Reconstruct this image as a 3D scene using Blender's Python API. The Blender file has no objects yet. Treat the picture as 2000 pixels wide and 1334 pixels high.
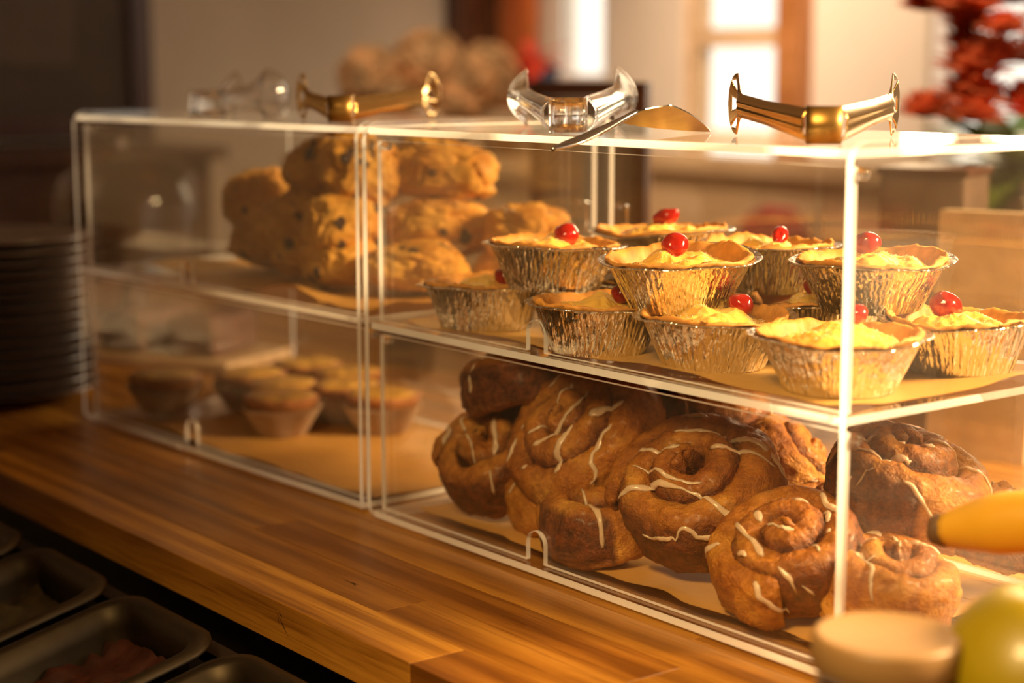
import bpy, bmesh, math, random
import numpy as np
from mathutils import Vector, Matrix, Euler, noise
from mathutils.bvhtree import BVHTree

sc = bpy.context.scene
COL = sc.collection
PI = math.pi

# ------------------------------------------------------------------ camera
cam = bpy.data.cameras.new('camera')
camo = bpy.data.objects.new('camera', cam); COL.objects.link(camo)
yaw, pit, rol = .91483, .15319, -.00146
fwd = Vector((-math.sin(yaw)*math.cos(pit), math.cos(yaw)*math.cos(pit), -math.sin(pit)))
rgt = Vector((math.cos(yaw), math.sin(yaw), 0)); upv = rgt.cross(fwd)
r2 = rgt*math.cos(rol)+upv*math.sin(rol); u2 = upv*math.cos(rol)-rgt*math.sin(rol)
M = Matrix((r2, u2, -fwd)).transposed().to_4x4(); M.translation = Vector((.69605, -.79101, .37642))
camo.matrix_world = M
cam.sensor_width = 36; cam.lens = 3433.6/2000*36
cam.clip_start = .02; cam.clip_end = 100
cam.dof.use_dof = True; cam.dof.focus_distance = 1.25; cam.dof.aperture_fstop = 3.4
sc.camera = camo

# ------------------------------------------------------------------ view
vs = sc.view_settings
vs.view_transform = 'Standard'; vs.look = 'None'; vs.gamma = 1; vs.use_curve_mapping = False
vs.exposure = 0.0
sc.cycles.max_bounces = 14; sc.cycles.transparent_max_bounces = 48
sc.cycles.transmission_bounces = 10; sc.cycles.glossy_bounces = 6; sc.cycles.diffuse_bounces = 4
sc.cycles.caustics_reflective = False; sc.cycles.caustics_refractive = False
sc.cycles.sample_clamp_indirect = 4
sc.cycles.use_denoising = True

# ------------------------------------------------------------------ world (low afternoon sky)
w = bpy.data.worlds.new('world'); sc.world = w; w.use_nodes = True
wn = w.node_tree; wn.nodes.clear()
wo = wn.nodes.new('ShaderNodeOutputWorld'); wb = wn.nodes.new('ShaderNodeBackground')
wb.inputs[0].default_value = (1, .93, .80, 1); wb.inputs[1].default_value = 1.7
wn.links.new(wb.outputs[0], wo.inputs[0])

def area(name, loc, target, size, sizey, power, color, spread=180):
    l = bpy.data.lights.new(name, 'AREA'); l.shape = 'RECTANGLE'; l.size = size; l.size_y = sizey
    l.energy = power; l.color = color; l.spread = math.radians(spread)
    o = bpy.data.objects.new(name, l); COL.objects.link(o); o.location = loc
    o.rotation_euler = (Vector(target)-Vector(loc)).to_track_quat('-Z', 'Y').to_euler()
    return o
area('window_light', (.78, 1.02, .86), (-.16, .10, .16), .40, .36, 24, (1, .68, .33), 74)
area('front_light', (.34, -.92, .98), (-.02, .0, .08), .35, .35, 2.7, (1, .66, .28), 53)
area('wall_fill_light', (-1.72, 1.38, 1.25), (-2.25, 2.2, .35), .4, .4, 7.2, (1, .77, .60), 80)  # added fill without a fixture, brightens the back wall
area('flower_fill_light', (-1.15, .45, 1.42), (-2.10, 1.16, .33), .16, .16, 1.6, (1, .80, .55), 48)  # added fill, no real lamp here: lifts the dried hydrangea
area('flower_fill_light', (-.35, .15, 1.42), (-.73, 1.14, .36), .16, .16, 1.7, (1, .80, .55), 42)  # second added fill without a lamp: lifts the rust flowers
area('door_light', (-1.25, 2.12, .75), (-.30, .4, .1), .8, .8, 10, (1, .78, .48), 110)

# ------------------------------------------------------------------ node helpers
def newmat(name):
    m = bpy.data.materials.new(name); m.use_nodes = True
    nt = m.node_tree; nt.nodes.clear()
    out = nt.nodes.new('ShaderNodeOutputMaterial')
    return m, nt, out
def nd(nt, t, **kw):
    n = nt.nodes.new(t)
    for k, v in kw.items():
        if k.startswith('i_'):
            key = k[2:]; key = int(key) if key.isdigit() else key.replace('_', ' ')
            n.inputs[key].default_value = v
        else: setattr(n, k, v)
    return n
def ramp(nt, fac, stops):
    r = nt.nodes.new('ShaderNodeValToRGB'); e = r.color_ramp.elements
    while len(e) < len(stops): e.new(.5)
    for el, (p, c) in zip(e, stops):
        el.position = p; el.color = (*c, 1) if len(c) == 3 else c
    nt.links.new(fac, r.inputs[0]); return r.outputs[0]
def texco(nt, scale=(1, 1, 1), rand=False, kind='Object'):
    tc = nt.nodes.new('ShaderNodeTexCoord'); mp = nt.nodes.new('ShaderNodeMapping')
    mp.inputs['Scale'].default_value = scale
    nt.links.new(tc.outputs[kind], mp.inputs[0])
    if rand:
        oi = nt.nodes.new('ShaderNodeObjectInfo'); mu = nd(nt, 'ShaderNodeMath', operation='MULTIPLY'); mu.inputs[1].default_value = 37.
        nt.links.new(oi.outputs['Random'], mu.inputs[0])
        cb = nt.nodes.new('ShaderNodeCombineXYZ')
        for i in range(3): nt.links.new(mu.outputs[0], cb.inputs[i])
        nt.links.new(cb.outputs[0], mp.inputs['Location'])
    return mp.outputs[0]
def nz(nt, vec, scale, detail=3, rough=.55):
    n = nd(nt, 'ShaderNodeTexNoise'); n.inputs['Scale'].default_value = scale
    n.inputs['Detail'].default_value = detail; n.inputs['Roughness'].default_value = rough
    nt.links.new(vec, n.inputs[0]); return n.outputs[0]
def bump(nt, h, strength, dist):
    b = nt.nodes.new('ShaderNodeBump'); b.inputs['Strength'].default_value = strength
    b.inputs['Distance'].default_value = dist; nt.links.new(h, b.inputs['Height']); return b.outputs[0]
def princ(nt, out, **kw):
    p = nt.nodes.new('ShaderNodeBsdfPrincipled')
    for k, v in kw.items(): p.inputs[k.replace('_', ' ')].default_value = v
    nt.links.new(p.outputs[0], out.inputs[0]); return p
def plain(name, col, rough=.6, metal=0., spec=.5, noise_amt=.15, nscale=30, bumpd=0, sss=0, coat=0):
    m, nt, out = newmat(name)
    p = princ(nt, out, Roughness=rough, Metallic=metal)
    p.inputs['Specular IOR Level'].default_value = spec
    p.inputs['Coat Weight'].default_value = coat
    v = texco(nt); n = nz(nt, v, nscale)
    c = ramp(nt, n, [(.3, tuple(x*(1-noise_amt) for x in col)), (.7, tuple(min(1, x*(1+noise_amt)) for x in col))])
    nt.links.new(c, p.inputs['Base Color'])
    if bumpd: nt.links.new(bump(nt, n, .6, bumpd), p.inputs['Normal'])
    if sss:
        p.inputs['Subsurface Weight'].default_value = sss
        p.inputs['Subsurface Radius'].default_value = (.006, .003, .0015); p.inputs['Subsurface Scale'].default_value = 1
    return m

# ------------------------------------------------------------------ materials
def mat_acrylic(name, tint=(.985, .975, .955), ribs=False):
    m, nt, out = newmat(name)
    tr = nd(nt, 'ShaderNodeBsdfTransparent'); tr.inputs[0].default_value = (*tint, 1)
    gl = nd(nt, 'ShaderNodeBsdfGlossy'); gl.inputs[0].default_value = (1, 1, 1, 1); gl.inputs['Roughness'].default_value = .02
    fr = nd(nt, 'ShaderNodeFresnel'); gm = nd(nt, 'ShaderNodeNewGeometry')   # sheet: same outer reflectance on both faces
    io = nd(nt, 'ShaderNodeMix', data_type='FLOAT'); io.inputs[2].default_value = 1.47; io.inputs[3].default_value = 1/1.47
    nt.links.new(gm.outputs['Backfacing'], io.inputs[0]); nt.links.new(io.outputs[0], fr.inputs[0])
    mx = nd(nt, 'ShaderNodeMixShader')
    nt.links.new(fr.outputs[0], mx.inputs[0]); nt.links.new(tr.outputs[0], mx.inputs[1]); nt.links.new(gl.outputs[0], mx.inputs[2])
    if ribs:
        v = texco(nt); wv = nd(nt, 'ShaderNodeTexWave', wave_type='BANDS', bands_direction='X'); wv.inputs['Scale'].default_value = 60
        nt.links.new(v, wv.inputs[0]); nt.links.new(bump(nt, wv.outputs[1], .25, .0005), gl.inputs['Normal'])
    # faint scratches and dust, a film on the surface
    v = texco(nt, (1, 1, 1)); n = nz(nt, v, 9, 4, .6)
    df = nd(nt, 'ShaderNodeBsdfDiffuse'); df.inputs[0].default_value = (.9, .85, .78, 1)
    f = ramp(nt, n, [(.35, (.002,)*3), (.75, (.012,)*3)])
    m2 = nd(nt, 'ShaderNodeMixShader'); nt.links.new(f, m2.inputs[0]); nt.links.new(mx.outputs[0], m2.inputs[1]); nt.links.new(df.outputs[0], m2.inputs[2])
    nt.links.new(m2.outputs[0], out.inputs[0]); return m
def mat_edge():
    m, nt, out = newmat('acrylic_cut_edge')  # white body colour stands in for light piped to the cut edge
    d = nd(nt, 'ShaderNodeBsdfDiffuse'); d.inputs[0].default_value = (.78, .82, .88, 1)
    t = nd(nt, 'ShaderNodeBsdfTranslucent'); t.inputs[0].default_value = (.80, .84, .90, 1)
    a = nd(nt, 'ShaderNodeAddShader'); nt.links.new(d.outputs[0], a.inputs[0]); nt.links.new(t.outputs[0], a.inputs[1])
    tr = nd(nt, 'ShaderNodeBsdfTransparent'); tr.inputs[0].default_value = (.95, .93, .9, 1)
    mx = nd(nt, 'ShaderNodeMixShader'); mx.inputs[0].default_value = .74
    nt.links.new(tr.outputs[0], mx.inputs[1]); nt.links.new(a.outputs[0], mx.inputs[2])
    gl = nd(nt, 'ShaderNodeBsdfGlossy'); gl.inputs['Roughness'].default_value = .2
    m2 = nd(nt, 'ShaderNodeMixShader'); m2.inputs[0].default_value = .1
    nt.links.new(mx.outputs[0], m2.inputs[1]); nt.links.new(gl.outputs[0], m2.inputs[2])
    nt.links.new(m2.outputs[0], out.inputs[0]); return m
ACR = mat_acrylic('clear_acrylic'); ACB = mat_acrylic('clear_acrylic_ribbed', ribs=True); EDGE = mat_edge()

def mat_glass(name, col=(1, 1, 1), rough=.02, ior=1.45, trans=.35):
    m, nt, out = newmat(name)
    g = nd(nt, 'ShaderNodeBsdfGlass'); g.inputs[0].default_value = (*col, 1); g.inputs['Roughness'].default_value = rough; g.inputs['IOR'].default_value = ior
    tr = nd(nt, 'ShaderNodeBsdfTransparent'); tr.inputs[0].default_value = (*col, 1)
    mx = nd(nt, 'ShaderNodeMixShader'); mx.inputs[0].default_value = trans
    nt.links.new(g.outputs[0], mx.inputs[1]); nt.links.new(tr.outputs[0], mx.inputs[2]); nt.links.new(mx.outputs[0], out.inputs[0]); return m
GLASS = mat_glass('clear_plastic')
def mat_cup():
    m, nt, out = newmat('crinkled_clear_plastic')
    tr = nd(nt, 'ShaderNodeBsdfTransparent'); tr.inputs[0].default_value = (.96, .96, .96, 1)
    gl = nd(nt, 'ShaderNodeBsdfGlossy'); gl.inputs['Roughness'].default_value = .08
    df = nd(nt, 'ShaderNodeBsdfTranslucent'); df.inputs[0].default_value = (.9, .9, .9, 1)
    a = nd(nt, 'ShaderNodeMixShader'); a.inputs[0].default_value = .35; nt.links.new(gl.outputs[0], a.inputs[1]); nt.links.new(df.outputs[0], a.inputs[2])
    b = nd(nt, 'ShaderNodeMixShader'); b.inputs[0].default_value = .42; nt.links.new(tr.outputs[0], b.inputs[1]); nt.links.new(a.outputs[0], b.inputs[2])
    nt.links.new(b.outputs[0], out.inputs[0]); return m
CUPM = mat_cup()
JARGLASS = mat_glass('jar_glass', (.9, .9, .88))

def mat_wood(name, stops, gscale=(2.2, 20, 20), rough=.34, rand=True):
    m, nt, out = newmat(name)
    p = princ(nt, out, Roughness=rough)
    v = texco(nt, gscale, rand=True)
    n1 = nz(nt, v, 1.6, 5, .6)
    v2 = texco(nt, (gscale[0]*2.5, gscale[1]*8, gscale[2]*8), rand=True); n2 = nz(nt, v2, 2, 3, .6)
    wv = nd(nt, 'ShaderNodeTexWave', wave_type='BANDS', bands_direction='Y'); wv.inputs['Scale'].default_value = .55
    wv.inputs['Distortion'].default_value = 9; wv.inputs['Detail'].default_value = 3; wv.inputs['Detail Scale'].default_value = .8
    nt.links.new(v, wv.inputs[0])
    a = nd(nt, 'ShaderNodeMix', data_type='FLOAT'); a.inputs[0].default_value = .35
    nt.links.new(n1, a.inputs[2]); nt.links.new(wv.outputs[1], a.inputs[3])
    c = ramp(nt, a.outputs[0], stops)
    oi = nd(nt, 'ShaderNodeObjectInfo')
    vr = ramp(nt, oi.outputs['Random'], [(0, (.58, .47, .38)), (.35, (.85, .78, .7)), (.65, (1.05, 1.04, 1.0)), (1, (1.35, 1.35, 1.25))])
    mm = nd(nt, 'ShaderNodeMix', data_type='RGBA', blend_type='MULTIPLY'); mm.inputs[0].default_value = 1 if rand else 0
    nt.links.new(c, mm.inputs[6]); nt.links.new(vr, mm.inputs[7])
    pores = ramp(nt, n2, [(.32, (.55, .46, .36)), (.54, (1, 1, 1))])
    m3 = nd(nt, 'ShaderNodeMix', data_type='RGBA', blend_type='MULTIPLY'); m3.inputs[0].default_value = .8
    nt.links.new(mm.outputs[2], m3.inputs[6]); nt.links.new(pores, m3.inputs[7])
    nt.links.new(m3.outputs[2], p.inputs['Base Color'])
    nt.links.new(bump(nt, n2, .25, .0004), p.inputs['Normal'])
    rr = ramp(nt, n1, [(.3, (rough*.8,)*3), (.8, (rough*1.25,)*3)]); nt.links.new(rr, p.inputs['Roughness'])
    return m
WOOD = mat_wood('oak_stave', [(.2, (.22, .085, .010)), (.5, (.40, .175, .022)), (.85, (.56, .28, .045))])
DARKWOOD = mat_wood('dark_wood', [(.2, (.05, .018, .008)), (.6, (.12, .045, .018)), (.9, (.18, .07, .03))], rand=False)
TANWOOD = mat_wood('tan_wood', [(.2, (.52, .33, .16)), (.6, (.68, .47, .26)), (.9, (.78, .57, .35))], rand=False)
FRAMEWOOD = mat_wood('door_wood', [(.2, (.30, .11, .03)), (.6, (.42, .17, .05)), (.9, (.5, .22, .08))], rand=False)

def mat_bun():
    m, nt, out = newmat('baked_cinnamon_dough')
    p = princ(nt, out, Roughness=.5)
    v = texco(nt, rand=True)
    n1 = nz(nt, v, 28, 5, .6); n2 = nz(nt, v, 130, 5, .7); n3 = nz(nt, v, 420, 3, .6)
    at = nd(nt, 'ShaderNodeAttribute', attribute_name='cin')
    c1 = ramp(nt, n1, [(.30, (.26, .070, .005)), (.5, (.52, .20, .018)), (.70, (.74, .38, .06))])
    c2 = ramp(nt, n2, [(.3, (.05, .012, .003)), (.6, (.20, .052, .009))])
    mx = nd(nt, 'ShaderNodeMix', data_type='RGBA'); nt.links.new(at.outputs['Fac'], mx.inputs[0]); nt.links.new(c1, mx.inputs[6]); nt.links.new(c2, mx.inputs[7])
    sp = ramp(nt, n2, [(.35, (.62, .5, .4)), (.6, (1, 1, 1))])
    mm = nd(nt, 'ShaderNodeMix', data_type='RGBA', blend_type='MULTIPLY'); mm.inputs[0].default_value = .8
    nt.links.new(mx.outputs[2], mm.inputs[6]); nt.links.new(sp, mm.inputs[7]); nt.links.new(mm.outputs[2], p.inputs['Base Color'])
    ad = nd(nt, 'ShaderNodeMath', operation='ADD'); nt.links.new(n2, ad.inputs[0])
    ml = nd(nt, 'ShaderNodeMath', operation='MULTIPLY'); ml.inputs[1].default_value = .4; nt.links.new(n3, ml.inputs[0]); nt.links.new(ml.outputs[0], ad.inputs[1])
    nt.links.new(bump(nt, ad.outputs[0], 1., .0034), p.inputs['Normal'])
    p.inputs['Subsurface Weight'].default_value = .12; p.inputs['Subsurface Radius'].default_value = (.006, .002, .001); p.inputs['Subsurface Scale'].default_value = 1
    p.inputs['Coat Weight'].default_value = .12; p.inputs['Coat Roughness'].default_value = .25
    return m
BUN = mat_bun()
GLAZE = plain('sugar_glaze', (.66, .50, .36), .25, nscale=200, noise_amt=.08, bumpd=.0006, sss=.3, coat=.3)

def mat_scone():
    m, nt, out = newmat('golden_scone_dough')
    p = princ(nt, out, Roughness=.62)
    v = texco(nt, rand=True); n1 = nz(nt, v, 24, 4, .6); n2 = nz(nt, v, 150, 4, .65)
    c1 = ramp(nt, n1, [(.3, (.52, .21, .020)), (.5, (.70, .36, .050)), (.7, (.80, .48, .10))])
    sp = ramp(nt, n2, [(.3, (.75, .66, .55)), (.55, (1, 1, 1))])
    mm = nd(nt, 'ShaderNodeMix', data_type='RGBA', blend_type='MULTIPLY'); mm.inputs[0].default_value = .7
    nt.links.new(c1, mm.inputs[6]); nt.links.new(sp, mm.inputs[7]); nt.links.new(mm.outputs[2], p.inputs['Base Color'])
    nt.links.new(bump(nt, n2, .8, .0018), p.inputs['Normal'])
    p.inputs['Subsurface Weight'].default_value = .1; p.inputs['Subsurface Radius'].default_value = (.006, .003, .001); p.inputs['Subsurface Scale'].default_value = 1
    return m
SCONE = mat_scone()
RAISIN = plain('raisin', (.045, .014, .010), .4, nscale=400, noise_amt=.5, bumpd=.0008)

def mat_foil():
    m, nt, out = newmat('crinkled_foil')
    p = princ(nt, out, Roughness=.19, Metallic=1.)
    p.inputs['Base Color'].default_value = (.92, .88, .80, 1)
    v = texco(nt, (1, 1, .07), rand=True); n1 = nz(nt, v, 210, 2, .5); n2 = nz(nt, v, 90, 2, .5)
    a = nd(nt, 'ShaderNodeMath', operation='ADD'); nt.links.new(n1, a.inputs[0]); nt.links.new(n2, a.inputs[1])
    nt.links.new(bump(nt, a.outputs[0], 1., .0028), p.inputs['Normal'])
    return m
FOIL = mat_foil()
CRUST = plain('pastry_crust', (.58, .26, .050), .6, nscale=90, noise_amt=.28, bumpd=.0012, sss=.1)
CREAM = plain('custard_cream', (.84, .53, .11), .32, nscale=60, noise_amt=.06, bumpd=.0008, sss=.35)
COCO = plain('coconut_flake', (.90, .76, .48), .5, nscale=200, noise_amt=.05, sss=.2)
CHERRY = plain('glace_cherry', (.36, .008, .003), .14, nscale=120, noise_amt=.35, sss=.15, coat=.5)
PAPER = plain('brown_baking_paper', (.60, .33, .085), .55, nscale=14, noise_amt=.1, bumpd=.002)
GOLD = plain('gold_metal', (.88, .56, .18), .16, metal=1, nscale=40, noise_amt=.05)
BRUSH = plain('brushed_brass', (.42, .24, .065), .38, metal=1, nscale=40, noise_amt=.2)
STEEL = plain('steel', (.48, .46, .44), .2, metal=1, nscale=60, noise_amt=.08)
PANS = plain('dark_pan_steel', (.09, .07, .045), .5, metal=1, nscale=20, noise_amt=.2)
DSTEEL = plain('brushed_steel', (.35, .33, .30), .35, metal=1, nscale=20, noise_amt=.15)
CREAMWALL = plain('cream_wall', (.72, .60, .44), .85, nscale=4, noise_amt=.05)
FLOORM = plain('cafe_floor', (.25, .17, .10), .5, nscale=3, noise_amt=.2)
WHITEP = plain('white_plastic', (.78, .73, .66), .45, nscale=20, noise_amt=.04)
KITCHEN = plain('brown_kitchen_wall', (.16, .09, .045), .8, nscale=4, noise_amt=.1)
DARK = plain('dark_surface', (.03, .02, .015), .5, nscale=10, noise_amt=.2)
MOUNT = plain('brown_mount', (.09, .055, .03), .6)
SLATE = plain('slate_board', (.20, .175, .15), .6, nscale=12, noise_amt=.25)  # grey lightened to put the haze over the menu board into its colour
PORC = plain('dark_plate', (.10, .06, .04), .3, nscale=20, noise_amt=.1, coat=.4)
TARTCUSTARD = plain('baked_custard', (.62, .36, .07), .35, nscale=70, noise_amt=.25, bumpd=.0008)
TARTSHELL = plain('browned_pastry', (.34, .13, .035), .6, nscale=90, noise_amt=.3, bumpd=.001)
CASEP = plain('fluted_paper', (.48, .36, .28), .6, nscale=60, noise_amt=.12)
CAKE = plain('chocolate_cake', (.10, .035, .018), .7, nscale=60, noise_amt=.4, bumpd=.002)
ICING = plain('brown_icing', (.20, .09, .045), .5, nscale=60, noise_amt=.2)
YGREEN = plain('yellow_green_skin', (.27, .20, .003), .4, nscale=14, noise_amt=.14, coat=.2)
BANANA = plain('banana_skin', (.60, .32, .02), .42, nscale=12, noise_amt=.08)
STEM = plain('dark_stem', (.10, .05, .02), .7)
REDP = plain('red_petal', (.80, .08, .03), .5, nscale=30, noise_amt=.4)
RUST = plain('rust_petal', (.72, .17, .06), .6, nscale=20, noise_amt=.5)
DRIED = plain('dried_petal', (.72, .45, .22), .8, nscale=20, noise_amt=.4)
LEAFM = plain('green_leaf', (.14, .20, .015), .45, nscale=20, noise_amt=.5)
ORANGE = plain('orange_cloth', (.72, .22, .045), .7, nscale=8, noise_amt=.1)
NAVY = plain('navy_cloth', (.02, .03, .06), .7)
def leafy(m):
    nt = m.node_tree; p = [n for n in nt.nodes if n.type == 'BSDF_PRINCIPLED'][0]; out = [n for n in nt.nodes if n.type == 'OUTPUT_MATERIAL'][0]
    t = nd(nt, 'ShaderNodeBsdfTranslucent'); nt.links.new(p.inputs['Base Color'].links[0].from_socket, t.inputs[0])
    mx = nd(nt, 'ShaderNodeMixShader'); mx.inputs[0].default_value = .5
    nt.links.new(p.outputs[0], mx.inputs[1]); nt.links.new(t.outputs[0], mx.inputs[2]); nt.links.new(mx.outputs[0], out.inputs[0])
for m_ in (REDP, RUST, DRIED, LEAFM, ORANGE): leafy(m_)
VASE = plain('stoneware', (.35, .22, .13), .5)
JARFILL = plain('dark_preserve', (.06, .02, .012), .3)
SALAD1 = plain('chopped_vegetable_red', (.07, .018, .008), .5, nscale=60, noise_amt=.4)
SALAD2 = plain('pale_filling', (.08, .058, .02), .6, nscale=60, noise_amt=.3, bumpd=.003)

# ------------------------------------------------------------------ object helpers
def link(name, me, mats, parent=None, smooth=False):
    o = bpy.data.objects.new(name, me); COL.objects.link(o)
    if not isinstance(mats, (list, tuple)): mats = [mats]
    for m in mats: me.materials.append(m)
    if smooth: me.polygons.foreach_set('use_smooth', [True]*len(me.polygons))
    if parent: o.parent = parent
    return o
def mesh(name, v, f):
    me = bpy.data.meshes.new(name); me.from_pydata([tuple(x) for x in v], [], f); me.update(); return me
def obj(name, v, f, mats, parent=None, smooth=False): return link(name, mesh(name, v, f), mats, parent, smooth)
def thing(name, label, cat, loc=(0, 0, 0), rot=(0, 0, 0), group=None):
    o = bpy.data.objects.new(name, None); COL.objects.link(o); o.location = loc; o.rotation_euler = rot
    o['label'] = label; o['category'] = cat
    if group: o['group'] = group
    return o
def tag(o, label, cat, group=None):
    o['label'] = label; o['category'] = cat
    if group: o['group'] = group
    return o
def struct(o): o['kind'] = 'structure'; return o
def dup(o, parent=None):
    c = o.copy(); COL.objects.link(c); c.parent = parent
    for ch in list(o.children): dup(ch, c)
    return c
def boxvf(x0, x1, y0, y1, z0, z1):
    v = [(x0, y0, z0), (x1, y0, z0), (x1, y1, z0), (x0, y1, z0), (x0, y0, z1), (x1, y0, z1), (x1, y1, z1), (x0, y1, z1)]
    f = [(0, 3, 2, 1), (4, 5, 6, 7), (0, 1, 5, 4), (1, 2, 6, 5), (2, 3, 7, 6), (3, 0, 4, 7)]
    return v, f
def box(name, x0, x1, y0, y1, z0, z1, mats, parent=None, bev=0):
    v, f = boxvf(x0, x1, y0, y1, z0, z1); me = mesh(name, v, f)
    if bev:
        bm = bmesh.new(); bm.from_mesh(me); bmesh.ops.bevel(bm, geom=bm.edges[:], offset=bev, segments=2, affect='EDGES', profile=.6); bm.to_mesh(me); bm.free()
    return link(name, me, mats, parent)
def lathe(prof, n=48, closed=False, cap0=True, cap1=True):
    v = []; f = []
    for (r, z) in prof:
        for k in range(n):
            a = 2*PI*k/n; v.append((r*math.cos(a), r*math.sin(a), z))
    m = len(prof)
    for i in range(m-1 if not closed else m):
        j = (i+1) % m
        for k in range(n):
            l = (k+1) % n; f.append((i*n+k, i*n+l, j*n+l, j*n+k))
    if not closed:
        if cap0: f.append(tuple(reversed(range(n))))
        if cap1: f.append(tuple((m-1)*n+k for k in range(n)))
    return v, f
def prism_x(poly, x0, x1, name, mats, parent, hole=None):
    """polygon in (y,z) extruded along x; faces slot 0, rim slot 1"""
    n = len(poly); v = [(x0, a, b) for a, b in poly]+[(x1, a, b) for a, b in poly]
    f = [tuple(range(n)), tuple(reversed(range(n, 2*n)))]+[(i, i+n, (i+1) % n+n, (i+1) % n) for i in range(n)]
    me = mesh(name, v, f); o = link(name, me, mats, parent)
    for i, p in enumerate(me.polygons): p.material_index = 0 if i < 2 else 1
    return o
def prism_y(poly, y0, y1, name, mats, parent, rim=1):
    n = len(poly); v = [(a, y0, b) for a, b in poly]+[(a, y1, b) for a, b in poly]
    f = [tuple(reversed(range(n))), tuple(range(n, 2*n))]+[((i+1) % n, (i+1) % n+n, i+n, i) for i in range(n)]
    me = mesh(name, v, f); o = link(name, me, mats, parent)
    for i, p in enumerate(me.polygons): p.material_index = 0 if i < 2 else (rim(i-2) if callable(rim) else rim)
    return o
def prism_z(poly, z0, z1, name, mats, parent, rim=1):
    n = len(poly); v = [(a, b, z0) for a, b in poly]+[(a, b, z1) for a, b in poly]
    f = [tuple(reversed(range(n))), tuple(range(n, 2*n))]+[(i, (i+1) % n, (i+1) % n+n, i+n) for i in range(n)]
    me = mesh(name, v, f); o = link(name, me, mats, parent)
    for i, p in enumerate(me.polygons): p.material_index = 0 if i < 2 else rim
    return o
def rrect(x0, x1, y0, y1, r, k=6):
    pts = []
    for cx, cy, a0 in ((x1-r, y1-r, 0), (x0+r, y1-r, 90), (x0+r, y0+r, 180), (x1-r, y0+r, 270)):
        for i in range(k+1):
            a = math.radians(a0+90*i/k); pts.append((cx+r*math.cos(a), cy+r*math.sin(a)))
    return pts
def tube(path, rad, n=8, flat=1.):
    """tube along a path; rad a number or list; returns v,f"""
    path = [Vector(p) for p in path]; v = []; f = []
    m = len(path); rads = rad if isinstance(rad, (list, tuple)) else [rad]*m
    up = Vector((0, 0, 1))
    for i, p in enumerate(path):
        t = (path[min(i+1, m-1)]-path[max(i-1, 0)]).normalized()
        s = t.cross(up)
        if s.length < 1e-3: s = t.cross(Vector((0, 1, 0)))
        s.normalize(); u = s.cross(t).normalized()
        for k in range(n):
            a = 2*PI*k/n; v.append(p+s*math.cos(a)*rads[i]+u*math.sin(a)*rads[i]*flat)
    for i in range(m-1):
        for k in range(n):
            l = (k+1) % n; f.append((i*n+k, i*n+l, (i+1)*n+l, (i+1)*n+k))
    f.append(tuple(reversed(range(n)))); f.append(tuple((m-1)*n+k for k in range(n)))
    return v, f
def fbm(p, s, o=3, seed=0):
    t = 0; a = 1; q = Vector(p)*s+Vector((seed*7.3, seed*3.1, seed*1.7))
    for _ in range(o):
        t += a*noise.noise(q); q = q*2.03; a *= .5
    return t

# ================================================================== SETTING
FZ = -.95; CZ = 1.5; BX0, BX1, BY0, BY1 = -3.2, 1.25, -2.0, 2.2
struct(box('floor', BX0-.1, BX1+.1, BY0-.1, BY1+.1, FZ-.05, FZ, FLOORM))
struct(box('ceiling', BX0-.1, BX1+.1, BY0-.1, BY1+.1, CZ, CZ+.05, CREAMWALL))
def wall_with_holes(name, horiz, a0, a1, fixed, th, holes, mat):
    """rectangular wall made of blocks round its openings, one mesh"""
    xs = sorted({a0, a1, *[h[0] for h in holes], *[h[1] for h in holes]}); V = []; F = []
    for i in range(len(xs)-1):
        l, r = xs[i], xs[i+1]; zs = [(FZ, CZ)]
        for h in holes:
            if h[0] <= l+1e-6 and h[1] >= r-1e-6: zs = [(FZ, h[2]), (h[3], CZ)]
        for z0, z1 in zs:
            v, f = boxvf(l, r, fixed, fixed+th, z0, z1) if horiz else boxvf(fixed, fixed+th, l, r, z0, z1)
            k = len(V); V += v; F += [tuple(q+k for q in p) for p in f]
    return struct(obj(name, V, F, mat))
holes = [(-3.03, -2.79, .33, 1.15), (-2.51, -2.146, .12, 1.25), (-1.75, -.75, .05, 1.25)]
wall_with_holes('wall_back', True, BX0, BX1, BY1, .1, holes, CREAMWALL)
wall_with_holes('wall_left', False, BY0, BY1+.1, BX0-.1, .1, [], CREAMWALL)
wall_with_holes('wall_right', False, BY0, BY1+.1, BX1, .1, [(.2, 1.5, .3, 1.3)], CREAMWALL)
wall_with_holes('wall_front', True, BX0, BX1, BY0-.1, .1, [], KITCHEN)
for i, (x0, x1, z0, z1) in enumerate(holes):
    fw = .035; v = []; f = []
    rects = [(x0, x0+fw, z0, z1), (x1-fw, x1, z0, z1), (x0+fw, x1-fw, z0, z0+fw), (x0+fw, x1-fw, z1-fw, z1)]
    if i == 1: rects.append((x0+fw, x1-fw, .43, .475))
    for a, b, c, d in rects:
        vv, ff = boxvf(a, b, BY1+.02, BY1+.07, c, d); k = len(v); v += vv; f += [tuple(q+k for q in p) for p in ff]
    wf = struct(obj('window_%d' % (i+1), v, f, WHITEP if i != 1 else TANWOOD))
    pn = box('pane', x0+fw, x1-fw, BY1+.04, BY1+.046, z0+fw, z1-fw, ACR, wf)
struct(box('trim_1', -2.146, -2.075, BY1-.05, BY1+.0, FZ, CZ, FRAMEWOOD, bev=.004))
struct(box('trim_3', -3.2, -3.14, 1.98, 2.10, FZ, CZ, DARKWOOD, bev=.004))
struct(box('trim_2', -3.2, -3.09, BY1-.06, BY1, FZ, CZ, FRAMEWOOD, bev=.004))

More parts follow.
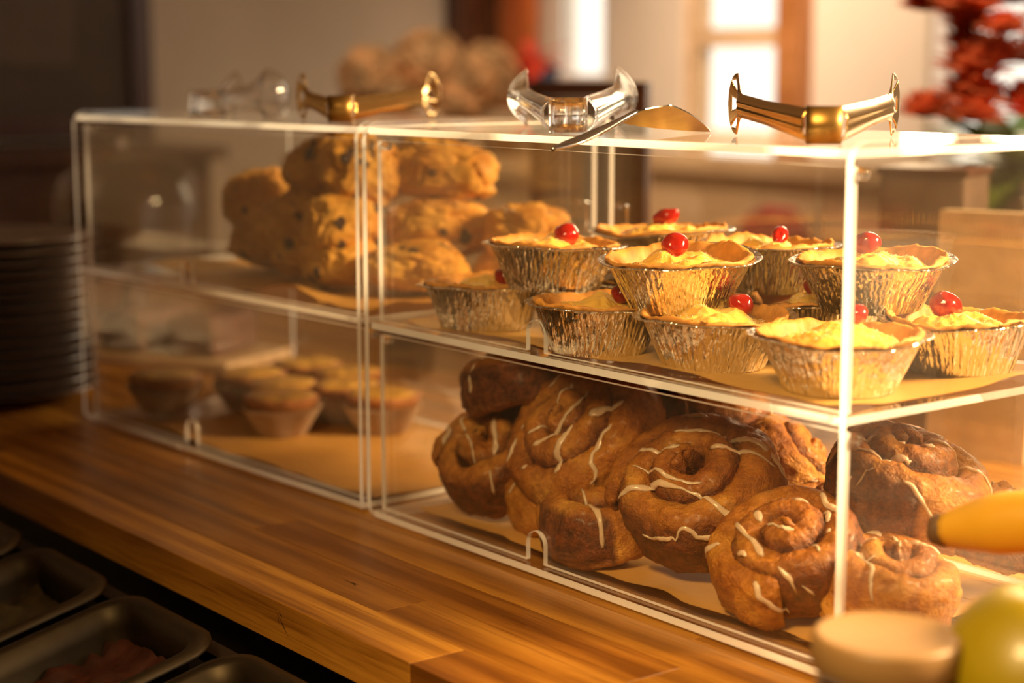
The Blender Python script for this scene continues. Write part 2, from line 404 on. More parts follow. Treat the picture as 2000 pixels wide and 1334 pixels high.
# picture on the left wall
pf = thing('picture_frame', 'large dark framed picture on the left wall behind the far display case', 'picture', (-3.2, .7, .55))
v = []; f = []
for a, b, c, d in ((-.41, -.36, -.33, .45), (.36, .41, -.33, .45), (-.36, .36, -.33, -.28), (-.36, .36, .40, .45)):
    vv, ff = boxvf(0, .03, a, b, c, d); k = len(v); v += vv; f += [tuple(q+k for q in p) for p in ff]
obj('frame', v, f, DARKWOOD, pf)
box('mount', 0, .012, -.36, .36, -.28, .40, MOUNT, pf)
box('picture', .012, .016, -.22, .22, -.16, .28, plain('dark_print', (.13, .085, .05), .6), pf)
sb = thing('sideboard', 'dark wooden sideboard against the left wall under the picture', 'sideboard', (-3.195, .45, FZ))
box('body', .0, .38, -1.1, .62, 0, 1.13, DARKWOOD, sb, .006)
box('top', .0, .41, -1.13, .65, 1.13, 1.16, DARKWOOD, sb, .006)
for k in range(3): box('door', .38, .395, -1.06+k*.56, -.54+k*.56, .05, 1.08, DARKWOOD, sb, .006)

# ================================================================== WORKTOP of oak staves
rnd = random.Random(5)
wt = thing('worktop', 'long oak butcher block worktop under the display cases', 'worktop', (0, 0, 0))
lens = [.32, .47, .61, .78, .95]; SM = {}
for L in lens:
    v, f = boxvf(0, L-.0003, 0, .0437, -.0315, 0); me = mesh('stave', v, f)
    bm = bmesh.new(); bm.from_mesh(me); bmesh.ops.bevel(bm, geom=bm.edges[:], offset=.0004, segments=1, affect='EDGES'); bm.to_mesh(me); bm.free()
    me.materials.append(WOOD); SM[L] = me
for row in range(21):
    x = -2.45-rnd.random()*.15
    while x < 1.15:
        L = min(rnd.choice(lens), max([q for q in lens if q <= 1.21-x] or [lens[0]])); o = bpy.data.objects.new('stave', SM[L]); COL.objects.link(o); o.parent = wt
        o.location = (x, -.182+row*.044, rnd.uniform(-.0001, 0)); x += L
CRACK = plain('dark_crack', (.02, .009, .004), .8)
def crack(pts, zf):
    v = []; f = []
    for k, ((x0, y0), (x1, y1), wd) in enumerate(pts):
        dx, dy = x1-x0, y1-y0; L = math.hypot(dx, dy); nx_, ny_ = -dy/L*wd, dx/L*wd; m = ((x0+x1)/2, (y0+y1)/2); b = len(v)
        v += [zf(x0, y0), zf(m[0]+nx_, m[1]+ny_), zf(x1, y1), zf(m[0]-nx_, m[1]-ny_)]; f.append((b, b+1, b+2, b+3))
    return obj('wood_crack', v, f, CRACK, wt)
crack([((-.3835, -.1160), (-.3700, -.1135), .0008), ((-.3760, -.1150), (-.3690, -.1170), .0006), ((-.3900, -.1150), (-.3800, -.1150), .0003)], lambda a, b: (a, b, .00015))
crack([((-.3720, -.0085), (-.3560, -.0235), .0006), ((-.3725, -.0080), (-.3690, -.0170), .0004), ((-.3700, -.0070), (-.3640, -.0110), .0005)], lambda a, b: (a, -.18215, b))
cb = thing('counter_cabinet', 'dark counter base carrying the oak worktop', 'counter', (0, 0, FZ))
box('carcass', -2.4, 1.2, -.13, .70, 0, -FZ-.0325, DARK, cb)
for k in range(6): box('door_panel', -2.40+k*.56, -2.02+k*.56, -.145, -.13, .1, .80, DARKWOOD, cb, .004)

# ================================================================== preparation well with steel pans in front of the worktop
well = thing('preparation_counter', 'dark steel refrigerated counter in front of the worktop', 'counter', (0, 0, 0))
tilt = math.radians(-14)
Rx = Matrix.Rotation(-tilt, 4, 'X')
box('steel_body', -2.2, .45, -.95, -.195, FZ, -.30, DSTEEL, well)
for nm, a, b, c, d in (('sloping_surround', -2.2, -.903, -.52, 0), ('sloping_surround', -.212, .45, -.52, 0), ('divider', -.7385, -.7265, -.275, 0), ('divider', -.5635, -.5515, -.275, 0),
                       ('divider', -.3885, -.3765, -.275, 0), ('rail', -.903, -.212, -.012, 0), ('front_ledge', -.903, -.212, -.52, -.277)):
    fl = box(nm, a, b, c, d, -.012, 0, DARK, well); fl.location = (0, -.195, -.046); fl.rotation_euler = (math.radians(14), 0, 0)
def pan(name, label, x, fill, fmat, seed):
    t = thing('steel_food_pan', label, 'food pan', (x, -.212, -.034), (math.radians(14), 0, 0), 'steel food pans in the counter front')
    W, D, R = .158, .25, .03
    v = []; f = []
    loops = [(0, .004), (0, .007), (.008, .009), (.014, .007), (.018, -.01), (.024, -.07)]
    K = None
    for off, z in loops:
        pts = rrect(-W/2+off, W/2-off, -D+off, -off, max(R-off*.6, .012), 6); K = len(pts)
        v += [(a, b, z) for a, b in pts]
    for i in range(len(loops)-1):
        for k in range(K):
            l = (k+1) % K; f.append((i*K+k, i*K+l, (i+1)*K+l, (i+1)*K+k))
    f.append(tuple((len(loops)-1)*K+k for k in range(K)))
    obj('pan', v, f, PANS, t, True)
    # filling heap
    n = 26; vv = []; ff = []
    for j in range(n+1):
        for i in range(n+1):
            a = -W/2+.022+(W-.044)*i/n; b = -D+.022+(D-.044)*j/n
            vv.append((a, b, -.020+.012*fbm((a, b, 0), 28, 3, seed)+.008*noise.noise((a*90, b*90, seed))))
    for j in range(n):
        for i in range(n): k = j*(n+1)+i; ff.append((k, k+1, k+n+2, k+n+1))
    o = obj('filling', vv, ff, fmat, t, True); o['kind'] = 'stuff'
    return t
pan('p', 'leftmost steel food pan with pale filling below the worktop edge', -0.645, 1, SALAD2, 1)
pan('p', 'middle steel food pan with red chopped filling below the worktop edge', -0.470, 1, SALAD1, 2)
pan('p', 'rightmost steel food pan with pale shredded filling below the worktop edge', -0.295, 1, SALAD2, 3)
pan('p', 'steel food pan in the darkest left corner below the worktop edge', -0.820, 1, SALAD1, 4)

# ================================================================== DISPLAY CASES
W, D, H, T = .5286, .262, .33, .0052
def arch(x0, x1, z0, z1, nx, nw=.021, nh=.024):
    """door outline in (x,z) with an arched finger notch in its lower edge"""
    pts = [(x0, z0), (nx-nw/2, z0), (nx-nw/2, z0+nh-nw/2)]
    for k in range(1, 12):
        a = PI-PI*k/12; pts.append((nx+nw/2*math.cos(a), z0+nh-nw/2+nw/2*math.sin(a)))
    pts += [(nx+nw/2, z0+nh-nw/2), (nx+nw/2, z0), (x1, z0), (x1, z1), (x0, z1)]
    return pts
def case(label, loc, rz):
    t = thing('display_case', label, 'display case', loc, (0, 0, rz), 'acrylic bakery cases on the worktop')
    ov = .0045
    prof = rrect(-.003, D+.003, 0, H+ov, .014, 7)
    prism_x(prof, -W, -W+T, 'side_panel', [ACR, EDGE], t)
    prism_x(prof, -T, 0, 'side_panel', [ACR, EDGE], t)
    def slab(name, z, y0=.0, y1=D):
        return prism_z([(-W+T, y0), (-T, y0), (-T, y1), (-W+T, y1)], z, z+T, name, [ACR, EDGE], t)
    slab('top_panel', H-T); slab('shelf', .1639, .0); slab('base_panel', .003)
    x0, x1 = -W+T+.003, -T-.003; nx = -.312
    nr = 14
    r = lambda i: 1
    prism_y(arch(x0, x1, .1702, H-T-.0055, nx), .0062, .0102, 'front_door', [ACR, EDGE], t)
    prism_y(arch(x0, x1, .0095, .1639-.0055, nx), .0062, .0102, 'front_door', [ACR, EDGE], t)
    for z0, z1 in ((.1702, H-T-.002), (.0095, .1615)):
        m = (x0+x1)/2
        for a, b in ((x0, m-.002), (m+.002, x1)):
            bd = box('back_door', a, b, D-.008, D-.004, z0, z1, ACB, t)
            hx = a+.010 if a == x0 else b-.010
            v, f = tube([(hx, D-.003, z0+.05), (hx, D+.008, z0+.052), (hx, D+.008, z0+.083), (hx, D-.003, z0+.085)], .0028, 8)
            obj('handle', v, f, ACR, bd, True)
    # little hinge pins at the top of each front door and latches on the rear posts
    for zz in (H-T-.010, .1639-.010):
        for xx in (-W+T+.004, -T-.004):
            v, f = lathe([(0.0001, -.005), (.0034, -.005), (.0038, 0), (.0034, .005), (.0001, .005)], 14)
            o = obj('hinge_pin', v, f, GLASS, t, True); o.location = (xx, .0135, zz); o.rotation_euler = (0, PI/2, 0)
    return t
case('near two-tier clear acrylic display case holding cherry pies over glazed cinnamon buns', (0, 0, 0), 0)
FX, FY, FA = -W-.0177, .00696, .03663
case('far two-tier clear acrylic display case holding raisin scones over custard tarts', (FX, FY, 0), FA)
FM = Matrix.Translation((FX, FY, 0)) @ Matrix.Rotation(FA, 4, 'Z'); FMI = FM.inverted()

# baking paper sheets
def paper(name, label, x0, x1, y0, y1, z, seed, mat4=None, curl=.004, group=None):
    n, m = 60, 30; v = []; f = []
    for j in range(m+1):
        for i in range(n+1):
            u, q = i/n, j/m
            ex = .010*fbm((q*3, 1.3, seed), 1, 2); ey = .012*fbm((u*5, 4.1, seed), 1, 3)
            x = x0+(x1-x0)*u+ex*(1 if u > .5 else .5); y = y0+(y1-y0)*q+ey*(1-q)
            edge = max(0, 1-q*6)+max(0, 1-u*9)+max(0, (u-.9)*9)
            zz = z+.0006+abs(fbm((x*9, y*9, seed), 1, 2))*.0006+curl*max(0, fbm((u*4+2, q*2, seed+3), 1, 2)+.2)*edge
            v.append((x, y, zz))
    for j in range(m):
        for i in range(n): k = j*(n+1)+i; f.append((k, k+1, k+n+2, k+n+1))
    v += [(a, b, c-.0003) for a, b, c in v]; N = (n+1)*(m+1); f += [tuple(q+N for q in reversed(p)) for p in f]
    o = obj(name, v, f, PAPER, None, True); tag(o, label, 'baking paper', 'baking paper under the bakes')
    if mat4: o.matrix_world = mat4
    return o
SZ = .1639+T; BZ = .003+T
paper('baking_paper', 'brown baking paper under the cherry pies on the upper shelf', -.50, -.02, .022, .245, SZ, 1)
paper('baking_paper', 'brown baking paper under the cinnamon buns on the case floor', -.50, -.03, .03, .24, BZ, 2)
paper('baking_paper', 'brown baking paper under the raisin scones in the far case', -.46, -.015, .03, .245, SZ, 3, FM, .012)
paper('baking_paper', 'brown baking paper under the custard tarts in the far case', -.42, -.008, .015, .245, BZ, 4, FM)

# ================================================================== CHERRY PIES
def pie_foil(seed, R=.058, rb=.037, h=.035):
    rn = random.Random(seed); n = 420
    # crinkle profile round the wall: many sharp vertical folds of uneven width
    cr = np.zeros(n); i = 0
    while i < n:
        wd = rn.choice([3, 4, 5, 6, 8]); a = rn.uniform(.25, 1.)
        for k in range(wd):
            if i+k < n: cr[i+k] = -a*math.sin(PI*(k+.5)/wd)
        i += wd
    shift = [rn.uniform(-1, 1) for _ in range(12)]
    wob = lambda a, s: .0016*math.sin(a*2+s)+.0009*math.sin(a*3+s*2.1)+.0005*math.sin(a*7+s)
    prof = [(rb-.004, 0, 0), (rb-.001, .0003, .2)]
    for k in range(9):
        u = k/8; prof.append((rb+(R-.0068-rb)*u, .002+(h-.0035)*u, .45+.55*math.sin(PI*min(1, u*1.1+.1))))
    prof += [(R-.0050, h-.0008, .5), (R-.0018, h-.0004, .25), (R, h-.0002, .2), (R+.0008, h+.0006, .2), (R, h+.0014, .2), (R-.002, h+.0010, .2), (R-.006, h+.0002, .1)]
    v = []; f = []; m = len(prof)
    for j, (r, z, c) in enumerate(prof):
        up = max(0, min(1, (z-.4*h)/(.6*h)))
        sl = shift[j % 12]*1.2
        for k in range(n):
            a = 2*PI*k/n
            q = cr[int(k+sl) % n]
            rr = r+.0017*c*q+up*.6*wob(a, seed); zz = z+up*wob(a, seed+2.2)*.8
            v.append((rr*math.cos(a), rr*math.sin(a), zz))
    for j in range(m-1):
        for k in range(n):
            l = (k+1) % n; f.append((j*n+k, j*n+l, (j+1)*n+l, (j+1)*n+k))
    f.append(tuple(reversed(range(n))))
    return v, f, wob
def pie(label, x, y, z, seed, R=.058, tilt=(0, 0), ch=(0, 0), chs=.0098, cream=.012, fold=0):
    t = thing('cherry_pie', label, 'pie', (x, y, z), (math.radians(tilt[0]), math.radians(tilt[1]), 0), 'cherry topped cream pies in foil trays')
    rn = random.Random(seed*31+7); h = .035
    v, f, wob = pie_foil(seed, R)
    fo = obj('foil_tray', v, f, FOIL, t)
    # crust: an uneven pastry wall lining the tray
    n = 150; prof = [(R-.0150, h-.012, 0), (R-.0095, h-.001, .1), (R-.0058, h+.0010, .7), (R-.0055, h+.0022, 1), (R-.0066, h+.0034, 1), (R-.0088, h+.0032, 1), (R-.0112, h+.0008, .8), (R-.0135, h-.004, .5), (R-.0155, h-.011, .2), (R-.020, h-.015, .1), (.001, h-.016, 0)]
    v = []; f = []
    for j, (r, zz, c) in enumerate(prof):
        for k in range(n):
            a = 2*PI*k/n; p = (math.cos(a)*3, math.sin(a)*3, j*.35)
            d = fbm(p, 1, 4, seed)
            rr = r-.0018*c*max(0, d)+.6*wob(a, seed)*(.5+.5*c)+.0007*fbm(p, 6, 2, seed); z2 = zz+.0026*c*d+.0009*c*fbm(p, 5, 2, seed+9)+wob(a, seed+2.2)*.8
            v.append((rr*math.cos(a), rr*math.sin(a), z2))
    for j in range(len(prof)-1):
        for k in range(n):
            l = (k+1) % n; f.append((j*n+k, j*n+l, (j+1)*n+l, (j+1)*n+k))
    f.append(tuple((len(prof)-1)*n+k for k in range(n)))
    obj('pastry_crust', v, f, CRUST, t, True)
    # cream mound, piped loosely with ridges
    nr, na = 46, 120; v = []; f = []; CR = R-.0175; ox, oy = rn.uniform(-.004, .004), rn.uniform(-.004, .004); ph = rn.uniform(0, 6)
    def hgt(px, py):
        q = math.hypot(px, py)/CR; a = math.atan2(py, px)
        sw = math.sin(a*2+q*7+ph)
        base = (1-q**2.2)*cream+.0032*sw*(1-q*.5)*(1-math.exp(-q*5))
        return h-.0085+base+.0045*fbm((px, py, seed*.1), 42, 3, seed)*(1-q**4)+.0012*fbm((px, py, 0), 170, 2, seed)
    for i in range(nr+1):
        r = CR*i/nr
        for k in range(na):
            a = 2*PI*k/na; rr = r*(1+.07*fbm((math.cos(a)*2, math.sin(a)*2, 0), 1, 3, seed+4))
            px, py = rr*math.cos(a), rr*math.sin(a)
            v.append((px, py, hgt(px, py)-(.003 if i == nr else 0)))
    for i in range(nr):
        for k in range(na):
            l = (k+1) % na; f.append((i*na+k, (i+1)*na+k, (i+1)*na+l, i*na+l))
    cm = obj('cream_filling', v, f, CREAM, t, True)
    # coconut shreds
    v = []; f = []
    for _ in range(900):
        r = CR*.93*math.sqrt(rn.random()); a = rn.random()*2*PI; px, py = r*math.cos(a), r*math.sin(a)
        if fbm((px, py, 3), 45, 2, seed) < -.18: continue
        L = rn.uniform(.0008, .0026); b = rn.random()*2*PI; e = rn.uniform(-.2, .75)
        d = Vector((math.cos(b)*math.cos(e), math.sin(b)*math.cos(e), math.sin(e)))*L/2; s = d.cross(Vector((0, 0, 1))).normalized()*.00028
        u = s.cross(d).normalized()*.0002; c = Vector((px, py, hgt(px, py)+.0003+abs(d.z)*.7)); k = len(v)
        v += [c-d, c+s, c+u, c-s, c+d, c-u]
        f += [(k, k+1, k+2), (k, k+2, k+3), (k, k+3, k+5), (k, k+5, k+1), (k+4, k+2, k+1), (k+4, k+3, k+2), (k+4, k+5, k+3), (k+4, k+1, k+5)]
    co = obj('coconut', v, f, COCO, t); co['kind'] = 'stuff'
    # cherry
    if ch is not None:
        bm = bmesh.new(); bmesh.ops.create_icosphere(bm, subdivisions=4, radius=1)
        for q in bm.verts:
            p = q.co.copy(); d = 1+.10*fbm(p, 1.1, 2, seed+40)
            dd = (p-Vector((.55, .3, .75)).normalized()).length; d -= .30*math.exp(-(dd/.42)**2)*(1 if fold else .5)
            q.co = p*d*Vector((1.15, 1, .92)).length/1.78 if False else Vector((p.x*1.12, p.y, p.z*.92))*d
        me = bpy.data.meshes.new('cherry'); bm.to_mesh(me); bm.free()
        c = link('cherry', me, CHERRY, t, True); cx, cy = ch
        if fold: c.scale = (chs*1.1, chs*.75, chs*.8)
        else: c.scale = (chs*.88,)*3
        c.location = (cx, cy, hgt(cx, cy)+chs*.62); c.rotation_euler = (rn.uniform(-.4, .4), rn.uniform(-.4, .4), rn.uniform(0, 6))
    return t
PZ = SZ+.0009; UZ = SZ+.0375
# lower row, from the left of the case to the right
pie('cherry pie at the left end of the lower row, half under another pie', -.440, .056, PZ, 1, .055, (0, 0), (.014, .010))
pie('lower cherry pie behind the arched notch of the upper door', -.289, .047, PZ, 2, .056, (-1, 1), (.010, .014), .0088)
pie('lower cherry pie in the centre front with its cherry showing fully', -.187, .068, PZ, 3, .0585, (0, 0), (.010, .016), .0098, .014)
pie('nearest cherry pie, crossed by the front right corner of the case', -.070, .068, PZ, 4, .0605, (0, 0), (-.004, .020), .008, .014)
pie('lower cherry pie at the right edge with a big split cherry', -.070, .190, PZ, 5, .056, (0, 0), (-.016, .004), .0125, .012)
pie('lower cherry pie mostly hidden under the upper right pies', -.200, .186, PZ, 6, .056, (0, 0), (-.010, .010), .010)
pie('lower cherry pie hidden behind at the left rear under the back pie', -.395, .175, PZ, 10, .055, (0, 0), (0, 0), .009)
# upper row
pie('left pie of the top row with a large round cherry', -.374, .074, UZ, 7, .0565, (-1, 1), (.004, .008), .0112)
pie('centre pie of the top row leaning forward with a glossy cherry', -.232, .077, UZ+.0005, 8, .0595, (4, 1), (-.010, .006), .0105, .010)
pie('right pie of the top row with coconut and a round cherry', -.140, .178, UZ, 9, .060, (2, 0), (-.006, .002), .0105)
pie('rearmost pie of the top row with a torn cherry', -.375, .190, UZ+.003, 11, .060, (0, -2), (.006, .000), .0098, .014, 1)
pie('small cherry pie in the back of the top row between two others', -.262, .198, UZ, 12, .055, (0, 0), (.010, .002), .0085, .011, 1)

# ================================================================== CINNAMON BUNS
def bun_mesh(seed, R=.062, h=.046, turns=2.6, rise=.018):
    rn = random.Random(seed)
    w = (R)/(turns+.35); N = int(72*turns); K = 22
    v = []; cin = []; f = []
    for i in range(N+1):
        u = i/N; th = u*turns*2*PI; r = w*.10+w*(th/(2*PI))
        r = min(r, R-w*.5)
        wob = 1+.05*math.sin(th*1.3+seed)+.05*noise.noise((th*.6, seed, 0))
        r *= wob
        q = r/(R-w*.5); tp = 1
        if u > .93: tp = math.sqrt(max(0, 1-((u-.93)/.07)**2))*.9+.1
        if u < .03: tp = .3+.7*u/.03
        top = h+rise*(1-q**1.6)+.004*noise.noise((th*.9, 2.2, seed))
        hw = w*.60*tp; hh = top/2
        for k in range(K):
            a = 2*PI*k/K; ca, sa = math.cos(a), math.sin(a)
            ex = .62 if sa < 0 else .86
            dx = hw*math.copysign(abs(ca)**ex, ca); dz = hh*math.copysign(abs(sa)**(.5 if sa < 0 else .62), sa)
            rr = r+dx+(.10*w*sa if sa > 0 else 0)*-1
            zz = hh+dz*(.9+.1*tp)
            v.append(Vector((rr*math.cos(th), rr*math.sin(th), max(zz, 0))))
            side = abs(ca)**3*(1 if (sa > -.9) else .3)
            outer = 1 if (ca > 0 and q > .86) else 0
            c = 1.5*side*(1-outer)+.30*max(0, sa)*(.5+.5*noise.noise((th*2, 5, seed)))
            cin.append(min(1, max(0, c)))
    for i in range(N):
        for k in range(K):
            l = (k+1) % K; f.append((i*K+k, (i+1)*K+k, (i+1)*K+l, i*K+l))
    f.append(tuple(range(K))); f.append(tuple(N*K+k for k in reversed(range(K))))
    me = mesh('bun', v, f)
    at = me.attributes.new('cin', 'FLOAT', 'POINT'); at.data.foreach_set('value', cin)
    bm = bmesh.new(); bm.from_mesh(me); bmesh.ops.recalc_face_normals(bm, faces=bm.faces)
    bmesh.ops.subdivide_edges(bm, edges=bm.edges[:], cuts=1, use_grid_fill=True, smooth=.6)
    bm.normal_update()
    ds = []
    for q in bm.verts:
        p = q.co; d = .0034*fbm(p, 26, 2, seed)+.0021*fbm((p.x, p.y, p.z*2.4), 75, 3, seed)+.0008*fbm(p, 300, 2, seed)
        ds.append((q, q.normal*d))
    for q, d in ds: q.co += d
    bm.to_mesh(me); bm.free()
    return me
BM = {}
def bun(label, pos, normal, spin, seed, R=.062, h=.046, turns=2.6, rise=.016, strokes=7, gdir=0., glaze=True):
    t = thing('cinnamon_bun', label, 'bun', pos, group='glazed cinnamon buns on the case floor')
    nrm = Vector(normal).normalized()
    Q = nrm.to_track_quat('Z', 'Y').to_matrix().to_4x4() @ Matrix.Rotation(spin, 4, 'Z')
    t.matrix_world = Matrix.Translation(pos) @ Q
    me = bun_mesh(seed, R, h, turns, rise); 
    me.transform(Matrix.Translation((0, 0, -h/2)))
    b = link('coiled_dough', me, BUN, t, True)
    if not glaze: return t
    bvh = BVHTree.FromPolygons([q.co.copy() for q in me.vertices], [tuple(p.vertices) for p in me.polygons])
    rn = random.Random(seed*13+1); V = []; F = []
    cd, sd = math.cos(gdir), math.sin(gdir)
    strokes = max(0, round(strokes*.7))
    for s in range(strokes):
        off = (-1+2*(s+.5)/strokes)*R*.92+rn.uniform(-.004, .004); L0 = rn.uniform(-1.15, -.35)*R; L1 = rn.uniform(.25, 1.2)*R
        n = 46; pts = []; w0 = rn.uniform(.0012, .0028)
        for i in range(n):
            u = i/(n-1); l = L0+(L1-L0)*u; o = off+.006*math.sin(u*5+s*2)+.003*noise.noise((u*5, s, seed))
            p = Vector((l*cd-o*sd, l*sd+o*cd, 0)); rr = p.length
            if rr < R*.86: src = Vector((p.x, p.y, .2)); dr = Vector((0, 0, -1))
            else:
                e = (rr-R*.86)/(R*.5); dirn = p.normalized(); zz = h/2-.004-e*h*.9
                src = dirn*.2+Vector((0, 0, zz)); dr = -dirn
            hit = bvh.ray_cast(src, dr)
            if hit[0] is None: pts.append(None); continue
            q = hit[0]+hit[1]*.0004; sc_ = max(0, noise.noise((u*6+s*3, seed*2.1, 3))+.55)
            if noise.noise((u*4+s*1.7, seed, 8)) < -.16: pts.append(None); continue
            pts.append((q, hit[1], w0*(.35+1.2*sc_)))
        run = []
        for q in pts+[None]:
            if q is not None and (not run or (q[0]-run[-1][0]).length < .012): run.append(q); continue
            if len(run) > 3:
                k0 = len(V); m = len(run); K = 8
                for i, (c, nn, wd) in enumerate(run):
                    tn = (run[min(i+1, m-1)][0]-run[max(i-1, 0)][0]).normalized(); sdv = nn.cross(tn)
                    sdv = sdv.normalized() if sdv.length > 1e-6 else Vector((1, 0, 0))
                    e = min(1, (i+.6)/2.2, (m-i-.4)/2.2)
                    for k in range(K):
                        a = 2*PI*k/K; V.append(c+sdv*math.cos(a)*wd*e+nn*(math.sin(a)*min(wd*.5, .0013)*e))
                for i in range(m-1):
                    for k in range(K):
                        l = (k+1) % K; F.append((k0+i*K+k, k0+i*K+l, k0+(i+1)*K+l, k0+(i+1)*K+k))
                F.append(tuple(k0+k for k in reversed(range(K)))); F.append(tuple(k0+(m-1)*K+k for k in range(K)))
            run = [q] if q is not None else []
    if V: obj('sugar_glaze', V, F, GLAZE, t, True)
    return t
# directions: towards the camera, screen right and up
TC = (-fwd); TR = r2.copy(); TU = Vector((0, 0, 1)); TC = Vector((TC.x, TC.y, 0)).normalized()
def nv(c, r, u): return TC*c+TR*r+TU*u
bun('cinnamon bun at the left end of the pile standing on its edge', (-.447, .070, .056), nv(.42, -.42, .72), 1.2, 21, .058, .044, 2.4, .012, 5, 1.0)
bun('plain sided cinnamon bun lying on top of the left end of the pile', (-.440, .092, .121), nv(-.15, -.22, .95), 2.2, 22, .060, .040, 2.3, .010, 4)
bun('tall leaning cinnamon bun with long glaze stripes left of the centre', (-.352, .086, .088), nv(.46, -.58, .60), 4.2, 23, .068, .046, 2.6, .018, 9, .25)
bun('cinnamon bun wedged under the tall leaning bun', (-.372, .098, .040), nv(.15, -.2, .95), 3.3, 24, .058, .044, 2.4, .012, 6, .4)
bun('large cinnamon bun in the centre front with its coil facing out', (-.222, .086, .066), nv(.44, -.30, .74), .6, 25, .070, .050, 2.5, .020, 9, 2.6)
bun('cinnamon bun squashed at the bottom under the large centre bun', (-.300, .058, .036), nv(.1, -.1, 1), 1.6, 26, .056, .042, 2.3, .01, 6, .9)
bun('cinnamon bun at the back with a glaze drip touching the shelf', (-.318, .188, .102), nv(.25, .15, .9), .4, 27, .058, .048, 2.4, .014, 5, 1.4)
bun('small pale cinnamon bun standing at the back right of the centre', (-.243, .205, .068), nv(.1, .6, .6), 2.7, 28, .046, .040, 2.2, .010, 0, 0, False)
bun('cinnamon bun on the upper right of the pile behind the side panel', (-.092, .155, .090), nv(.18, .10, .95), 5.0, 29, .064, .044, 2.5, .020, 8, .4)
bun('cinnamon bun leaning at the lower right corner with a dark coil', (-.100, .062, .050), nv(.40, -.26, .80), 2.4, 30, .057, .044, 2.4, .016, 7, .2)
bun('cinnamon bun farthest right at the back of the pile', (-.052, .205, .060), nv(.1, .3, .9), .9, 31, .048, .044, 2.3, .012, 6, .4)
bun('cinnamon bun in the right front corner under the lid of the jar', (-.048, .092, .038), nv(.20, .15, .9), 3.9, 32, .046, .046, 2.4, .010, 8, .7)
bun('cinnamon bun hidden low in the middle back of the pile', (-.185, .185, .036), nv(0, 0, 1), 3.0, 33, .056, .044, 2.4, .010, 5, .7)

# ================================================================== RAISIN SCONES
RAIM = None
def scone(label, loc, dims, rot, seed, nra=7):
    global RAIM
    t = thing('raisin_scone', label, 'scone', loc, group='raisin scones piled in the far case')
    t.matrix_world = FM @ Matrix.Translation(FMI @ Vector(loc)) @ Euler(rot).to_matrix().to_4x4()
    bm = bmesh.new(); bmesh.ops.create_icosphere(bm, subdivisions=6, radius=1)
    A, B, C = dims
    for q in bm.verts:
        p = q.co.copy(); e = .78
        s = Vector([math.copysign(abs(x)**e, x) for x in p])
        d = 1+.15*fbm(p, 1.1, 2, seed)+.085*fbm(p, 2.6, 3, seed)+.022*fbm(p, 9, 3, seed)
        cr = abs(noise.noise(p*1.3+Vector((seed, 0, 0)))); d -= .10*math.exp(-(cr/.05)**2)*(p.z > -.3)
        z = s.z if s.z > 0 else s.z*.82
        q.co = Vector((s.x*A, s.y*B, z*C))*d
    me = bpy.data.meshes.new('dough'); bm.to_mesh(me)
    bvh = BVHTree.FromBMesh(bm); bm.free()
    link('dough', me, SCONE, t, True)
    if RAIM is None:
        b2 = bmesh.new(); bmesh.ops.create_icosphere(b2, subdivisions=3, radius=1)
        for q in b2.verts: q.co *= 1+.22*fbm(q.co, 2, 3, 5)
        RAIM = bpy.data.meshes.new('raisin'); b2.to_mesh(RAIM); b2.free(); RAIM.materials.append(RAISIN)
        RAIM.polygons.foreach_set('use_smooth', [True]*len(RAIM.polygons))
    rn = random.Random(seed*5+3)
    inv = t.matrix_world.to_3x3().inverted(); cdir = (inv @ (nv(1, .1, .35))).normalized()
    for k in range(nra):
        d = Vector([rn.gauss(0, 1) for _ in range(3)]).normalized()+cdir*.9; d.normalize()
        hit = bvh.ray_cast(d*.3, -d)
        if hit[0] is None: continue
        o = bpy.data.objects.new('raisin', RAIM); COL.objects.link(o); o.parent = t
        s = rn.uniform(.0038, .0072); o.scale = (s*1.25, s, s*.7)
        o.rotation_mode = 'QUATERNION'; o.rotation_quaternion = hit[1].to_track_quat('Z', 'Y') @ Euler((0, 0, rn.uniform(0, 6))).to_quaternion()
        o.location = hit[0]-hit[1]*s*.42
    return t
SS = SZ+.001
scone('raisin scone crowning the left of the pile', (-.800, .135, .283), (.047, .040, .031), (.1, -.25, .5), 41)
scone('raisin scone at the top between the crowning one and the case post', (-.728, .125, .277), (.040, .038, .034), (0, .1, 1.2), 42)
scone('large raisin scone topping the pile seen through both cases', (-.690, .190, .279), (.054, .042, .031), (.05, .08, .75), 43, 6)
scone('smooth raisin scone sticking out furthest left in the second layer', (-.925, .125, .240), (.042, .038, .033), (0, -.15, .9), 44, 4)
scone('raisin scone in the second layer tilted up against the pile', (-.822, .110, .228), (.046, .036, .033), (.2, -.45, .6), 45)
scone('raisin scone in the second layer just left of the case posts', (-.725, .100, .228), (.040, .036, .032), (0, -.1, 1.1), 46)
scone('large raisin scone in the middle layer seen through both cases', (-.680, .180, .225), (.054, .044, .031), (0, 0, .75), 47, 6)
scone('raisin scone at the right end of the pile behind the pies', (-.600, .225, .218), (.044, .040, .035), (0, .1, .8), 48, 6)
scone('raisin scone at the lower left foot of the pile', (-.900, .120, .197), (.040, .036, .028), (0, .15, .4), 49, 5)
scone('raisin scone in the bottom layer left of the centre', (-.815, .120, .196), (.044, .040, .027), (0, 0, 1.3), 50, 5)
scone('raisin scone in the bottom layer nearest the case posts', (-.720, .095, .195), (.038, .036, .026), (0, 0, .2), 51, 5)
scone('raisin scone in the bottom layer beside the leftmost pie', (-.640, .125, .194), (.048, .040, .026), (0, 0, .7), 52, 6)
scone('raisin scone low at the back right of the pile', (-.600, .215, .190), (.042, .034, .024), (0, 0, .2), 53, 5)

